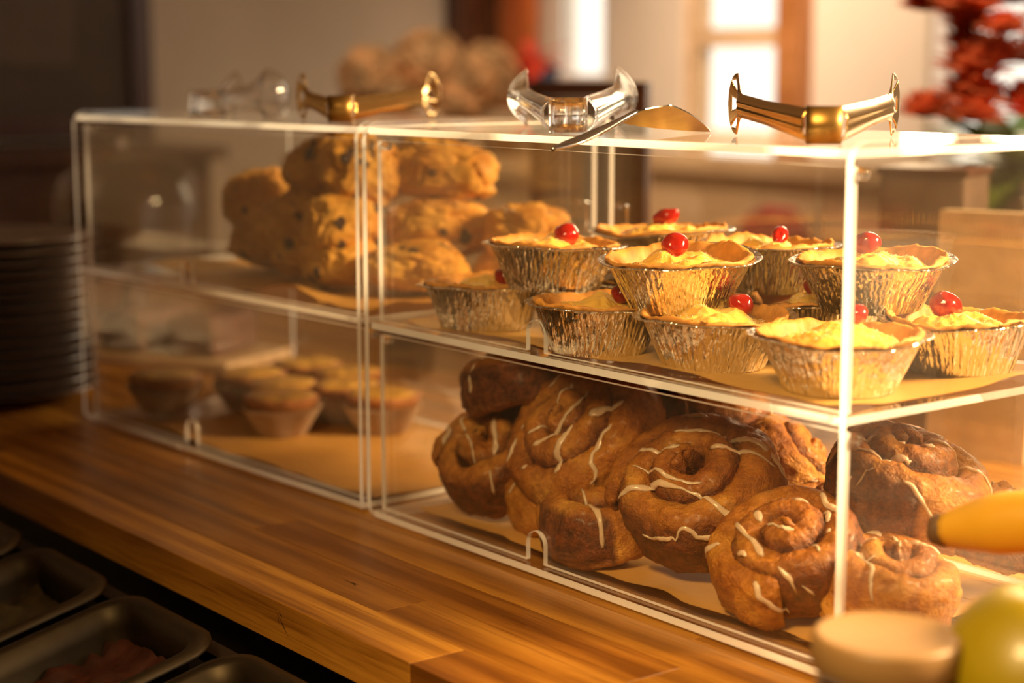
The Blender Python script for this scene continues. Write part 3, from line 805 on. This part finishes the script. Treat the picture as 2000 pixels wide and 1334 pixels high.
# ================================================================== CUSTARD TARTS
def tart_proto(label, loc, seed):
    t = thing('custard_tart', label, 'tart', loc, group='custard tarts in paper cases in the far case')
    n = 132; rb, rt, h = .024, .040, .029
    def ring(r, z, amp):
        return [((r+amp*math.cos(k*PI))*math.cos(2*PI*k/n), (r+amp*math.cos(k*PI))*math.sin(2*PI*k/n), z) for k in range(n)]
    v = ring(rb-.002, 0, 0)+ring(rb, .0005, .0008)+ring(rb+(rt-rb)*.5, h*.5, .0012)+ring(rt, h, .0016)+ring(rt-.0006, h, .0016)+ring(rb-.0004, .002, .0008)
    f = []
    for j in range(5):
        for k in range(n): l = (k+1) % n; f.append((j*n+k, j*n+l, (j+1)*n+l, (j+1)*n+k))
    f.append(tuple(reversed(range(n))))
    obj('paper_case', v, f, CASEP, t)
    def disc(name, prof, mat, amp):
        n = 72; v = []; f = []
        for j, (r, z) in enumerate(prof):
            for k in range(n):
                a = 2*PI*k/n; d = fbm((math.cos(a)*2, math.sin(a)*2, r*60), 1, 3, seed)
                v.append((r*(1+amp*.5*d)*math.cos(a), r*(1+amp*.5*d)*math.sin(a), z+amp*.02*d))
        for j in range(len(prof)-1):
            for k in range(n): l = (k+1) % n; f.append((j*n+k, j*n+l, (j+1)*n+l, (j+1)*n+k))
        f.append(tuple((len(prof)-1)*n+k for k in range(n)))
        obj(name, v, f, mat, t, True)
    disc('pastry_shell', [(.022, .003), (.033, .026), (.0385, .036), (.0395, .039), (.037, .041), (.034, .039), (.033, .036)], TARTSHELL, .09)
    disc('custard_filling', [(.0365, .0375), (.034, .0405), (.026, .0425), (.014, .0435), (.001, .044)], TARTCUSTARD, .07)
    return t
tpos = [('front custard tart in a paper case, nearest the door notch', -.845, .098), ('custard tart at the far left of its tray', -1.030, .060),
        ('custard tart second from the left in the far case', -.985, .140), ('custard tart directly behind the front tart', -.905, .135),
        ('custard tart partly seen through both cases at the right', -.790, .185), ('custard tart in the back row on the left', -1.005, .225),
        ('custard tart in the back row in the middle', -.925, .228), ('custard tart in the back row towards the right', -.860, .185)]
TP = None
for k, (lb, x, y) in enumerate(tpos):
    if TP is None: o = TP = tart_proto(lb, (x, y, BZ+.001), 3)
    else: o = dup(TP); o['label'] = lb
    o.location = (x, y, BZ+.001); o.rotation_euler = (0, 0, k*1.3)

# ================================================================== TONGS
def arm_mesh(length, zp, zh, hw0, R, slots, side, th, bulge=.005, shell=0.):
    """pressed channel arm along +x that flares into a slotted disc standing upright"""
    nu, nvv = 120, 44; V = {}; verts = []; faces = []
    rl = R*1.0; uc = length-rl*.78
    def half(x):
        a = hw0*(1-.22*min(1, x/(length*.5)))
        q = (x-uc)/(rl)
        d = R*math.sqrt(max(0, 1-q*q)) if abs(q) < 1 else 0
        if x < uc:
            s = max(0, min(1, (x-(uc-rl*1.25))/(rl*1.25))); s = s*s*s
            d = max(d*s, 0); return a+(R-a)*s if x > uc-rl*1.25 else a
        return d
    xe = uc+rl*.999
    for i in range(nu+1):
        x = xe*i/nu; hh = max(half(x), .0008); zc = zp+(zh-zp)*min(1, x/uc)
        fl = max(0, min(1, (x-(uc-rl*.9))/(rl*.9)))
        for j in range(nvv+1):
            q = -1+2*j/nvv
            cup = bulge*(1-q*q)*(1-fl)+shell*(1-q*q)*fl*(1-abs((x-uc)/rl)**2 if x > uc else 1)
            groove = .0012*math.exp(-(q/.25)**2)*(1-fl)
            verts.append((x, side*(cup-groove)+side*fl*-.002, zc+q*hh))
    for i in range(nu):
        x = xe*(i+.5)/nu
        for j in range(nvv):
            q = -1+2*(j+.5)/nvv
            if slots and x > uc-rl*.25 and x < uc+rl*.62:
                dz = q*half(x); dx = x-(uc-rl*.9); an = dz/max(dx, 1e-4)
                if any(abs(an-s) < .16 and abs(dz) < R*.8 for s in (-.62, 0, .62)): continue
            k = i*(nvv+1)+j; faces.append((k, k+1, k+nvv+2, k+nvv+1))
    me = mesh('arm', verts, faces)
    bm = bmesh.new(); bm.from_mesh(me)
    bmesh.ops.delete(bm, geom=[q for q in bm.verts if not q.link_faces], context='VERTS')
    bmesh.ops.solidify(bm, geom=bm.faces[:], thickness=th); bmesh.ops.recalc_face_normals(bm, faces=bm.faces); bm.to_mesh(me); bm.free()
    return me
def tongs(label, piv, h1, h2, z, mat, pmat, hw0, R, slots, group=None, bw=.0225, bh=.024, bulge=.005, shell=.0, th=.0008, clear=False):
    t = thing('serving_tongs', label, 'tongs', (piv[0], piv[1], z), (0, 0, 0), group)
    d1 = Vector((h1[0]-piv[0], h1[1]-piv[1], 0)); d2 = Vector((h2[0]-piv[0], h2[1]-piv[1], 0))
    mid = (d1.normalized()+d2.normalized()).normalized(); sx = Vector((mid.y, -mid.x, 0))
    if sx.dot(d2) < 0: sx = -sx
    for d, sg in ((d1, -1), (d2, 1)):
        a0 = sx*sg*bw*.42+mid*.004; dd = Vector((d.x, d.y, 0))-a0; L = dd.length
        ang = math.atan2(dd.y, dd.x); lat = Vector((-math.sin(ang), math.cos(ang), 0)); side = 1 if lat.dot(sx)*sg > 0 else -1
        me = arm_mesh(L+R*.6, bh*.5, R+.0006, hw0, R, slots, side, th, bulge, shell)
        a = link('arm', me, mat, t, True); a.location = a0; a.rotation_euler = (0, 0, ang)
    # spring block: a bent strip folded round the back of the tongs
    n = 26; vo = []; pts = []
    for k in range(n+1):
        a = PI*k/n; px = -math.cos(a)*bw*.5; py = -math.sin(a)**.6*bw*.34 if 0 < k < n else 0
        pts.append(sx*px+mid*py)
    pts = [sx*(-bw*.5)+mid*.016]+pts+[sx*(bw*.5)+mid*.016]
    v = []; f = []; m = len(pts)
    for zz in (0.0004, bh):
        for p in pts: v.append((p.x, p.y, zz))
    for k in range(m-1): f.append((k, k+1, m+k+1, m+k))
    me = mesh('spring_band', v, f); bm = bmesh.new(); bm.from_mesh(me)
    bmesh.ops.solidify(bm, geom=bm.faces[:], thickness=.0011 if not clear else .0025); bm.to_mesh(me); bm.free()
    link('spring_band', me, pmat, t, True)
    if clear:
        for zz in (bh*.25, bh*.75):
            ring = [(sx*math.cos(q*PI/10)*bw*.33+mid*(.004+math.sin(q*PI/10)*bw*.2)+Vector((0, 0, zz))) for q in range(21)]
            v, f = tube(ring, .0014, 8); obj('spring_coil', v, f, GOLD, t, True)
        v, f = lathe([(.0001, .002), (bw*.14, .002), (bw*.17, bh*.3), (bw*.11, bh*.5), (bw*.17, bh*.7), (bw*.14, bh-.002), (.0001, bh-.002)], 20)
        o = obj('pivot_pin', v, f, mat, t, True); o.location = mid*.004
    return t
TZ = H+.0004
tongs('gold tongs with slotted round heads on the near case at the right', (-.054, .030), (-.209, .104), (-.116, .170), TZ, GOLD, BRUSH, .0105, .0215, True)
tongs('gold tongs on the far case beside the clear plastic ones', (-.650, .052), (-.735, .062), (-.704, .190), TZ, GOLD, BRUSH, .0100, .0215, True)
tongs('clear plastic scoop tongs on the near case beside the pie server', (-.318, .042), (-.452, .105), (-.400, .163), TZ, GLASS, GLASS, .0125, .0235, False, None, .029, .026, .009, .016, .0022, True)
tongs('clear plastic scoop tongs lying at the left on the far case', (-.905, .050), (-.850, .095), (-.985, .130), TZ, GLASS, GLASS, .0125, .0225, False, None, .029, .026, .009, .016, .0022, True)

# ================================================================== PIE SERVER
sv = thing('pie_server', 'steel pie server with serrated blade, its handle over the case edge', 'pie server', (0, 0, 0))
E0 = Vector((-.2275, -.046, .3235)); B0 = Vector((-.2395, .040, .3475)); T0 = Vector((-.2575, .130, .3312))
ax = (B0-E0).normalized(); path = []; hw = []; hf = []
for k in range(41):
    u = k/40; p = E0.lerp(B0, u)+Vector((0, 0, -.002*math.sin(u*PI)))
    path.append(p); wd = .0085*math.sin(min(1, (u+.02)*3.2)*PI/2)*(1-.72*min(1, max(0, (u-.22)/.6))); hw.append(max(.0008, wd)); hf.append(.0016+.0012*(1-abs(2*u-1)))
v = []; f = []; n = 12
sd = ax.cross(Vector((0, 0, 1))).normalized(); un = sd.cross(ax).normalized()
for p, a, b in zip(path, hw, hf):
    for k in range(n):
        q = 2*PI*k/n; v.append(p+sd*math.cos(q)*a+un*math.sin(q)*b)
for i in range(40):
    for k in range(n): l = (k+1) % n; f.append((i*n+k, i*n+l, (i+1)*n+l, (i+1)*n+k))
f += [tuple(reversed(range(n))), tuple(40*n+k for k in range(n))]
obj('handle', v, f, STEEL, sv, True)
bx = (T0-B0).normalized(); bs = bx.cross(Vector((0, 0, 1))).normalized(); bn = bs.cross(bx).normalized(); L = (T0-B0).length
bs = (bs*math.cos(.30)+bn*math.sin(.30)).normalized(); bn = bs.cross(bx).normalized()
outl = []
for k in range(61):
    u = k/60
    wd = .024*min(1, u/.12)**.6*(1-max(0, (u-.12)/.88)**1.6); outl.append((u*L, wd*.9))
left = [(a, b) for a, b in outl]; right = [(a, -b-(.0007*(i % 2) if 18 < i < 58 else 0)) for i, (a, b) in enumerate(outl)]
v = []; f = []
for (a, b), (c, d) in zip(left, right):
    for q, (xx, yy) in enumerate(((a, b), (c, d))):
        v += [B0+bx*xx+bs*yy+bn*.0005, B0+bx*xx+bs*yy-bn*.0005]
for i in range(60):
    k = i*4; m = k+4
    f += [(k, k+2, m+2, m), (k+1, m+1, m+3, k+3), (k, m, m+1, k+1), (k+2, k+3, m+3, m+2)]
f += [(0, 1, 3, 2), (240, 242, 243, 241)]
obj('blade', v, f, STEEL, sv)

# ================================================================== JAR, FRUIT, CUPS (right front)
jar = thing('jar', 'blurred glass jar with a pale screw lid in the front right corner', 'jar', (.146, -.134, .0003))
v, f = lathe([(.001, 0), (.031, 0), (.035, .004), (.0355, .07), (.034, .078), (.031, .082)], 48, cap1=False); obj('glass', v, f, JARGLASS, jar, True)
v, f = lathe([(.001, .003), (.030, .003), (.033, .008), (.033, .062), (.001, .064)], 40); obj('preserve', v, f, JARFILL, jar, True)
prof = [(.001, .0835), (.0355, .0835), (.0368, .085), (.0368, .0985), (.0360, .1005), (.0335, .1015), (.032, .1006), (.001, .1006)]
v, f = lathe(prof, 72, cap0=True, cap1=True)
v = [(a*(1+.006*math.cos(round(math.atan2(b, a)/(2*PI)*72)*PI)) if .0365 < math.hypot(a, b) else a, b, c) for a, b, c in v]
obj('lid', v, f, plain('lid_plastic', (.29, .165, .06), .45, nscale=10, noise_amt=.03), jar, True)

bowl = thing('fruit_bowl', 'shallow wooden bowl under the fruit at the right edge', 'bowl', (.235, -.035, .0003))
v, f = lathe([(.001, 0), (.038, 0), (.060, .014), (.082, .050), (.0785, .051), (.056, .018), (.034, .006), (.001, .006)], 56); obj('bowl', v, f, TANWOOD, bowl, True)
def apple(label, loc, s, seed):
    t = thing('apple', label, 'apple', loc); n = 48; prof = []
    for k in range(33):
        a = PI*k/32; r = math.sin(a)*(1+.10*math.cos(a)); z = -math.cos(a)*.92+.16*math.exp(-(math.sin(a)/.28)**2)*(-1 if a > PI/2 else .6)
        prof.append((max(.0005, r*s), z*s))
    v, f = lathe(prof, n); v = [(a*(1+.02*math.cos(5*math.atan2(b, a))*(1 if c < 0 else .3)), b, c) for a, b, c in v]
    obj('skin', v, f, YGREEN, t, True)
    v, f = tube([(0, 0, s*.72), (.002, .001, s*.9), (.005, .002, s*1.08)], .0014, 8); obj('stem', v, f, STEM, t, True); return t
apple('yellow green apple, much blurred, in the lower right corner', (.193, -.077, .084), .047, 1)
apple('yellow green apple at the back of the bowl under the banana', (.255, .005, .072), .042, 2)
bn_ = thing('banana', 'blurred banana with a dark tip above the yellow green apple', 'banana', (0, 0, 0))
P0 = Vector((.042, .040, .103)); path = []; rads = []
tv = Vector((.79, .30, 0)).normalized()
for k in range(31):
    u = k/30; path.append(P0+tv*(.175*u)+Vector((0, 0, .016*math.sin(u*PI)+.006*u))+Vector((.3, -.79, 0))*.012*math.sin(u*PI))
    rads.append(.0185*min(1, .42+u*3.2)**.7*min(1, (1-u)*3+.25))
v, f = tube(path, rads, 10); obj('skin', v, f, BANANA, bn_, True)
v, f = tube([P0-tv*.009, P0-tv*.006, P0+tv*.002], [.0075, .0095, .0104], 12); obj('tip', v, f, STEM, bn_, True)
v, f = tube([path[-1]-tv*.002, path[-1]+tv*.012, path[-1]+tv*.022+Vector((0, 0, .004))], [.006, .0045, .0055], 10); obj('stalk', v, f, LEAFM, bn_, True)

def cups(label, loc, count, seed, r0=.033, r1=.041, hc=.06, step=.024):
    t = thing('cup_stack', label, 'cups', loc, group='stacked clear cups mirrored in the side panel')
    n = 120
    for k in range(count):
        prof = [(.001, .001), (r0-.001, .001), (r0, .003)]
        for q in range(5): prof.append((r0+(r1-r0)*(q+1)/5, .003+hc*(q+1)/5))
        prof += [(r1+.0022, hc+.0035), (r1+.0022, hc+.005), (r1, hc+.005)]
        v, f = lathe(prof, n, cap1=False)
        v = [(a*(1+.012*math.cos(round(math.atan2(b, a)/(2*PI)*n)*PI/2)), b*(1+.012*math.cos(round(math.atan2(b, a)/(2*PI)*n)*PI/2)), c) for a, b, c in v]
        o = obj('cup', v, f, CUPM, t); o.location = (0, 0, k*step)
    return t
cups('stack of clear ribbed plastic cups reflected in the side of the near case', (.150, .215, .0003), 9, 1)
cups('second stack of clear ribbed plastic cups further along the worktop', (.075, .345, .0003), 10, 2)

# ================================================================== THINGS BEHIND THE CASES
mb = thing('menu_board', 'small slate menu board in a wooden frame standing behind the near case', 'menu board', (-.955, .60, 0), (0, 0, .42))
box('slate', -.066, .066, -.004, .004, .0, .345, SLATE, mb)
v = []; f = []
for a, b, c, d in ((-.078, -.062, .0, .362), (.062, .078, .0, .362), (-.062, .062, .346, .362), (-.062, .062, .0, .014)):
    vv, ff = boxvf(a, b, -.008, .008, c, d); k = len(v); v += vv; f += [tuple(q+k for q in p) for p in ff]
obj('frame', v, f, DARKWOOD, mb)
gb = thing('grey_tray', 'grey storage box on the worktop behind the cases', 'box', (-1.09, .53, 0), (0, 0, .3))
box('body', -.12, .12, -.05, .05, 0, .035, SLATE, gb, .006); box('lid', -.125, .125, -.055, .055, .035, .042, SLATE, gb, .003)

# stack of plates at the far left
for k in range(15):
    v, f = lathe([(.001, .0), (.055, .0), (.075, .004), (.118, .012), (.122, .014), (.118, .0155), (.075, .008), (.001, .004)], 48)
    if k == 0: pm = mesh('plate', v, f); pm.materials.append(PORC); pm.polygons.foreach_set('use_smooth', [True]*len(pm.polygons))
    o = bpy.data.objects.new('plate', pm); COL.objects.link(o); o.location = (-1.285+.002*math.sin(k*2), -.035+.002*math.cos(k*3), .0003+k*.0125)
    od = ['topmost', 'second from the top', 'third from the top', 'fourth from the top', 'fifth from the top', 'sixth from the top', 'seventh from the top', 'middle one', 'seventh from the bottom', 'sixth from the bottom', 'fifth from the bottom', 'fourth from the bottom', 'third from the bottom', 'second from the bottom', 'bottom one'][14-k]
    tag(o, 'dark plate, '+od+' of the stack left of the far case', 'plate', 'dark plates stacked left of the far case')

# glass cloche with cakes
cl = thing('cake_dome', 'glass cake dome over a layered cake behind the far case', 'cake dome', (-1.80, .39, 0))
v, f = lathe([(.001, 0), (.055, 0), (.058, .004), (.02, .012), (.016, .06), (.03, .068), (.125, .074), (.128, .080), (.001, .078)], 56); obj('stand', v, f, DARKWOOD, cl, True)
v, f = lathe([(.113, .081), (.114, .18), (.105, .215), (.08, .24), (.04, .252), (.012, .255), (.010, .262), (.016, .272), (.010, .280), (.001, .281)], 56, cap0=False); obj('dome', v, f, GLASS, cl, True)
ck = thing('layer_cake', 'dark layer cake under the glass dome', 'cake', (-1.80, .39, .081))
v, f = lathe([(.001, 0), (.088, 0), (.090, .01), (.089, .05), (.09, .06), (.088, .095), (.083, .10), (.001, .101)], 56); obj('sponge', v, f, CAKE, ck, True)
v, f = lathe([(.0905, .044), (.0915, .050), (.0905, .056)], 56, cap0=False, cap1=False); obj('cream_layer', v, f, ICING, ck, True)
for k, (x, y, a) in enumerate(((-1.435, .235, .4), (-1.345, .285, .5))):
    lf = thing('loaf_cake', ['dark loaf cake on a board behind the far case, the left one', 'dark loaf cake on a board behind the far case, the right one'][k], 'cake', (x, y, .014), (0, 0, a))
    v, f = boxvf(-.035, .035, -.05, .05, 0, .045); me = mesh('sponge', v, f); bm = bmesh.new(); bm.from_mesh(me)
    bmesh.ops.subdivide_edges(bm, edges=bm.edges[:], cuts=7, use_grid_fill=True)
    for q in bm.verts: q.co.z += .008*math.cos(q.co.x*40)*(q.co.z > .03); q.co *= 1+.03*fbm(q.co, 40, 3, k); q.co.z = max(q.co.z, 0)
    bm.to_mesh(me); bm.free(); link('sponge', me, CAKE, lf, True)
bd = box('cake_board', -.13, .13, -.075, .075, .0003, .0135, TANWOOD, None, .003); bd.location = (-1.39, .26, 0); bd.rotation_euler = (0, 0, .45)
tag(bd, 'wooden board carrying the two dark loaf cakes', 'board')

# dried hydrangea in a vase on a corner cabinet
cc = thing('corner_cabinet', 'tan wooden cabinet standing in the corner of the room', 'cabinet', (-2.13, 1.17, FZ))
box('body', -.26, .26, -.14, .14, 0, 1.13, TANWOOD, cc, .006); box('top', -.28, .28, -.155, .155, 1.13, 1.16, TANWOOD, cc, .005)
for s in (-1, 1): box('door', min(s*.01, s*.25), max(s*.01, s*.25), -.154, -.14, .05, 1.08, TANWOOD, cc, .006)
hv = thing('dried_hydrangea', 'bunch of dried brown hydrangea heads in a stoneware vase', 'dried flowers', (-2.10, 1.16, FZ+1.16))
v, f = lathe([(.001, 0), (.04, 0), (.06, .03), (.062, .06), (.04, .10), (.035, .115), (.030, .115), (.034, .10), (.001, .02)], 40); obj('vase', v, f, VASE, hv, True)
def floret_head(name, c, r, mat, parent, seed, n=260, ps=.014):
    rn = random.Random(seed); v = []; f = []
    for _ in range(n):
        d = Vector([rn.gauss(0, 1) for _ in range(3)]).normalized(); p = c+d*r*(rn.uniform(.82, 1.04))
        s = d.cross(Vector((.3, .2, .9))).normalized(); t = s.cross(d)
        for q in range(4):
            a = q*PI/2+rn.random(); e = (s*math.cos(a)+t*math.sin(a)); g = (s*math.cos(a+1.1)+t*math.sin(a+1.1)); k = len(v)
            v += [p, p+e*ps+d*.003, p+(e+g)*ps*.72+d*.006, p+g*ps+d*.003]; f.append((k, k+1, k+2, k+3))
    o = obj(name, v, f, mat, parent); return o
def ico_noise(name, c, r, mat, parent, seed, sq=(1, 1, 1)):
    bm = bmesh.new(); bmesh.ops.create_icosphere(bm, subdivisions=4, radius=1)
    for q in bm.verts: q.co = q.co*(1+.12*fbm(q.co, 3, 3, seed)); q.co = Vector((q.co.x*r*sq[0], q.co.y*r*sq[1], q.co.z*r*sq[2]))+c
    me = bpy.data.meshes.new(name); bm.to_mesh(me); bm.free(); return link(name, me, mat, parent, True)
for k, (dx, dz, r) in enumerate(((-.11, .150, .060), (.0, .175, .066), (.11, .155, .060), (-.055, .115, .055), (.06, .118, .055))):
    c = Vector((dx*.62, dx*.78, dz)); hd = ico_noise('flower_head', c, r*.86, DRIED, hv, k)
    o = floret_head('floret', c, r, DRIED, hd, k+3); o['kind'] = 'stuff'

# red flowers and cloth near the corner
rf = thing('red_poinsettia', 'bright red poinsettia in a dark blue pot by the orange curtain', 'plant', (-2.72, 1.91, FZ+1.231))
ct2 = thing('side_table', 'tall narrow side table under the red poinsettia', 'table', (-2.72, 1.93, FZ))
box('tabletop', -.22, .22, -.09, .11, 1.20, 1.23, TANWOOD, ct2, .004)
for sx_ in (-1, 1):
    for sy_ in (-1, 1): box('leg', sx_*.19-.015, sx_*.19+.015, .01+sy_*.08-.015, .01+sy_*.08+.015, 0, 1.20, TANWOOD, ct2)
v, f = lathe([(.001, 0), (.045, 0), (.06, .09), (.062, .10), (.055, .10), (.001, .09)], 32); obj('pot', v, f, NAVY, rf, True)
rn = random.Random(9)
for k in range(16):
    a = rn.uniform(0, 2*PI); e = rn.uniform(-.3, 1.3); d = Vector((math.cos(a)*math.cos(e), math.sin(a)*math.cos(e), math.sin(e))); L = rn.uniform(.06, .11)
    s = d.cross(Vector((0, 0, 1))).normalized(); c0 = Vector((0, 0, .12)); v = []; f = []
    for i in range(7):
        u = i/6; wd = .026*math.sin(PI*min(1, u*.95+.05)); p = c0+d*L*u+Vector((0, 0, -.03*u*u)); v += [p-s*wd, p+Vector((0, 0, .004)), p+s*wd]
    for i in range(6): k0 = i*3; f += [(k0, k0+1, k0+4, k0+3), (k0+1, k0+2, k0+5, k0+4)]
    obj('petal', v, f, REDP, rf, True)
# orange curtain
v = []; f = []; n = 50
for j, z in enumerate((-.05, .9)):
    for i in range(n+1): v.append((-2.985-.16*(1-i/n), 2.12+.012*math.sin(i*.9), z+.33))
for i in range(n): f.append((i, i+1, n+2+i, n+1+i))
cu = obj('curtain', v, f, ORANGE, None, True); tag(cu, 'orange curtain hanging beside the leftmost window', 'curtain')

# settle, table and cafe furniture beyond the worktop
st = thing('wooden_settle', 'tan high-backed wooden settle below the middle window', 'bench', (-1.78, 1.86, FZ))
for k in range(6): box('back_board', -.52+k*.175, -.35+k*.175, .05, .075, .42, 1.10, TANWOOD, st, .003)
box('top_rail', -.54, .54, .03, .095, 1.10, 1.14, TANWOOD, st, .006); box('seat', -.54, .54, -.38, .06, .40, .44, TANWOOD, st, .006)
for s in (-1, 1): box('end_panel', s*.55-.015, s*.55+.015, -.38, .09, 0, 1.0, TANWOOD, st, .006)
cs = thing('cushion', 'small dark red cushion on the wooden settle', 'cushion', (-1.80, 1.80, FZ+.44+.5))
ico_noise('cover', Vector((0, 0, .05)), .09, plain('red_fabric', (.30, .04, .03), .8), cs, 4, (1, .45, .7))
tb = thing('cafe_table', 'pale wooden cafe table beyond the worktop', 'table', (-1.30, 1.05, FZ))
v, f = lathe([(.001, .72), (.32, .72), (.33, .73), (.33, .745), (.32, .75), (.001, .75)], 56); obj('tabletop', v, f, TANWOOD, tb, True)
v, f = lathe([(.001, 0), (.2, 0), (.2, .02), (.04, .05), (.03, .70), (.08, .72), (.001, .72)], 32); obj('pedestal', v, f, DARKWOOD, tb, True)
# boxes and bag on the rear of the worktop, seen through the side panel
b1 = thing('paper_bag', 'tan paper bag standing behind the near case at the right', 'bag', (-.37, .62, 0), (0, 0, .3))
v, f = boxvf(-.05, .05, -.03, .03, 0, .24); v = [(a, b*(1-.6*(c > .1)), c) for a, b, c in v]; obj('bag', v, f, plain('tan_paper', (.62, .46, .28), .7), b1)
b2 = thing('dark_crate', 'dark box standing behind the near case beside the paper bag', 'box', (-.475, .66, 0), (0, 0, .35))
box('body', -.045, .045, -.04, .04, 0, .27, plain('dark_box', (.16, .10, .07), .6), b2, .004); box('lid', -.048, .048, -.043, .043, .27, .278, DARKWOOD, b2, .002)
# rust coloured flower arrangement at the right
fa = thing('flower_arrangement', 'large rust red and white flower arrangement with green leaves at the right', 'flowers', (-.715, 1.125, 0))
fs = thing('plant_stand', 'tall wooden plant stand under the flower arrangement', 'stand', (-.715, 1.125, FZ))
box('top', -.14, .14, -.12, .12, .92, .95, DARKWOOD, fs, .004)
for sx_ in (-1, 1):
    for sy_ in (-1, 1): box('leg', sx_*.12-.014, sx_*.12+.014, sy_*.10-.014, sy_*.10+.014, 0, .92, DARKWOOD, fs)
v, f = lathe([(.001, 0), (.05, 0), (.075, .06), (.07, .14), (.05, .20), (.055, .22), (.048, .22), (.001, .03)], 40); obj('vase', v, f, VASE, fa, True)
rn = random.Random(21)
def blossom(c, r, mat, parent, seed, n=34):
    rr = random.Random(seed); v = []; f = []
    for k in range(n):
        q = k/n; a = k*2.399; el = .15+1.3*q; d = Vector((math.cos(a)*math.cos(el), math.sin(a)*math.cos(el), math.sin(el)))
        s = d.cross(Vector((0, 0, 1))).normalized(); t2 = s.cross(d); L = r*(1.1-.35*q); k0 = len(v)
        for i in range(5):
            u = i/4; wd = L*.26*math.sin(PI*(u*.88+.08)); p = c+d*L*u+t2*(L*.14*u*u*-1); v += [p-s*wd, p+t2*wd*.3, p+s*wd]
        for i in range(4): z0 = k0+i*3; f += [(z0, z0+1, z0+4, z0+3), (z0+1, z0+2, z0+5, z0+4)]
    return obj('blossom', v, f, mat, parent, True)
for k in range(64):
    a = rn.uniform(0, 2*PI); r = .14*math.sqrt(rn.random()); z = .33+rn.uniform(-.02, .22)
    blossom(Vector((math.cos(a)*r, math.sin(a)*r, z)), rn.uniform(.035, .06), RUST if k % 5 else REDP, fa, k+50)
WFLOW = plain('white_petal', (.80, .70, .58), .6)
for k in range(7):
    blossom(Vector((.10+rn.uniform(-.03, .08), -.02+rn.uniform(-.05, .05), .40+rn.uniform(-.03, .10))), .05, WFLOW, fa, k+90)
for k in range(46):
    a = rn.uniform(0, 2*PI); e = rn.uniform(-.2, .9); d = Vector((math.cos(a)*math.cos(e), math.sin(a)*math.cos(e), math.sin(e))); L = rn.uniform(.10, .19); s = d.cross(Vector((0, 0, 1))).normalized(); v = []; f = []
    for i in range(8):
        u = i/7; wd = .024*math.sin(PI*min(1, u*.93+.05)); p = Vector((0, 0, .25+rn.uniform(-.002, .002)))+d*L*u+Vector((0, 0, -.05*u*u)); v += [p-s*wd, p-Vector((0, 0, .003)), p+s*wd]
    for i in range(7): k0 = i*3; f += [(k0, k0+1, k0+4, k0+3), (k0+1, k0+2, k0+5, k0+4)]
    obj('leaf', v, f, LEAFM, fa, True)
# garden beyond the windows
for k, (x, y, z, r) in enumerate(((-3.6, 6.5, .9, .5), (-2.9, 6.8, -.2, .55), (-4.6, 6.9, .2, .5))):
    b = ico_noise('bush', Vector((0, 0, 0)), r, LEAFM, None, k+3, (1, .8, 1)); b.location = (x, y, z-.4)
    tag(b, ['tall green bush outside the middle window', 'low green bush outside at the foot of the middle window', 'green bush outside to the left of the others'][k], 'bush')
gd = box('ground', -9, 4, 2.4, 12, FZ-.1, FZ-.02, plain('sunlit_paving', (.88, .84, .76), .8)); struct(gd)  # very pale base colour stands in for direct sun on the paving
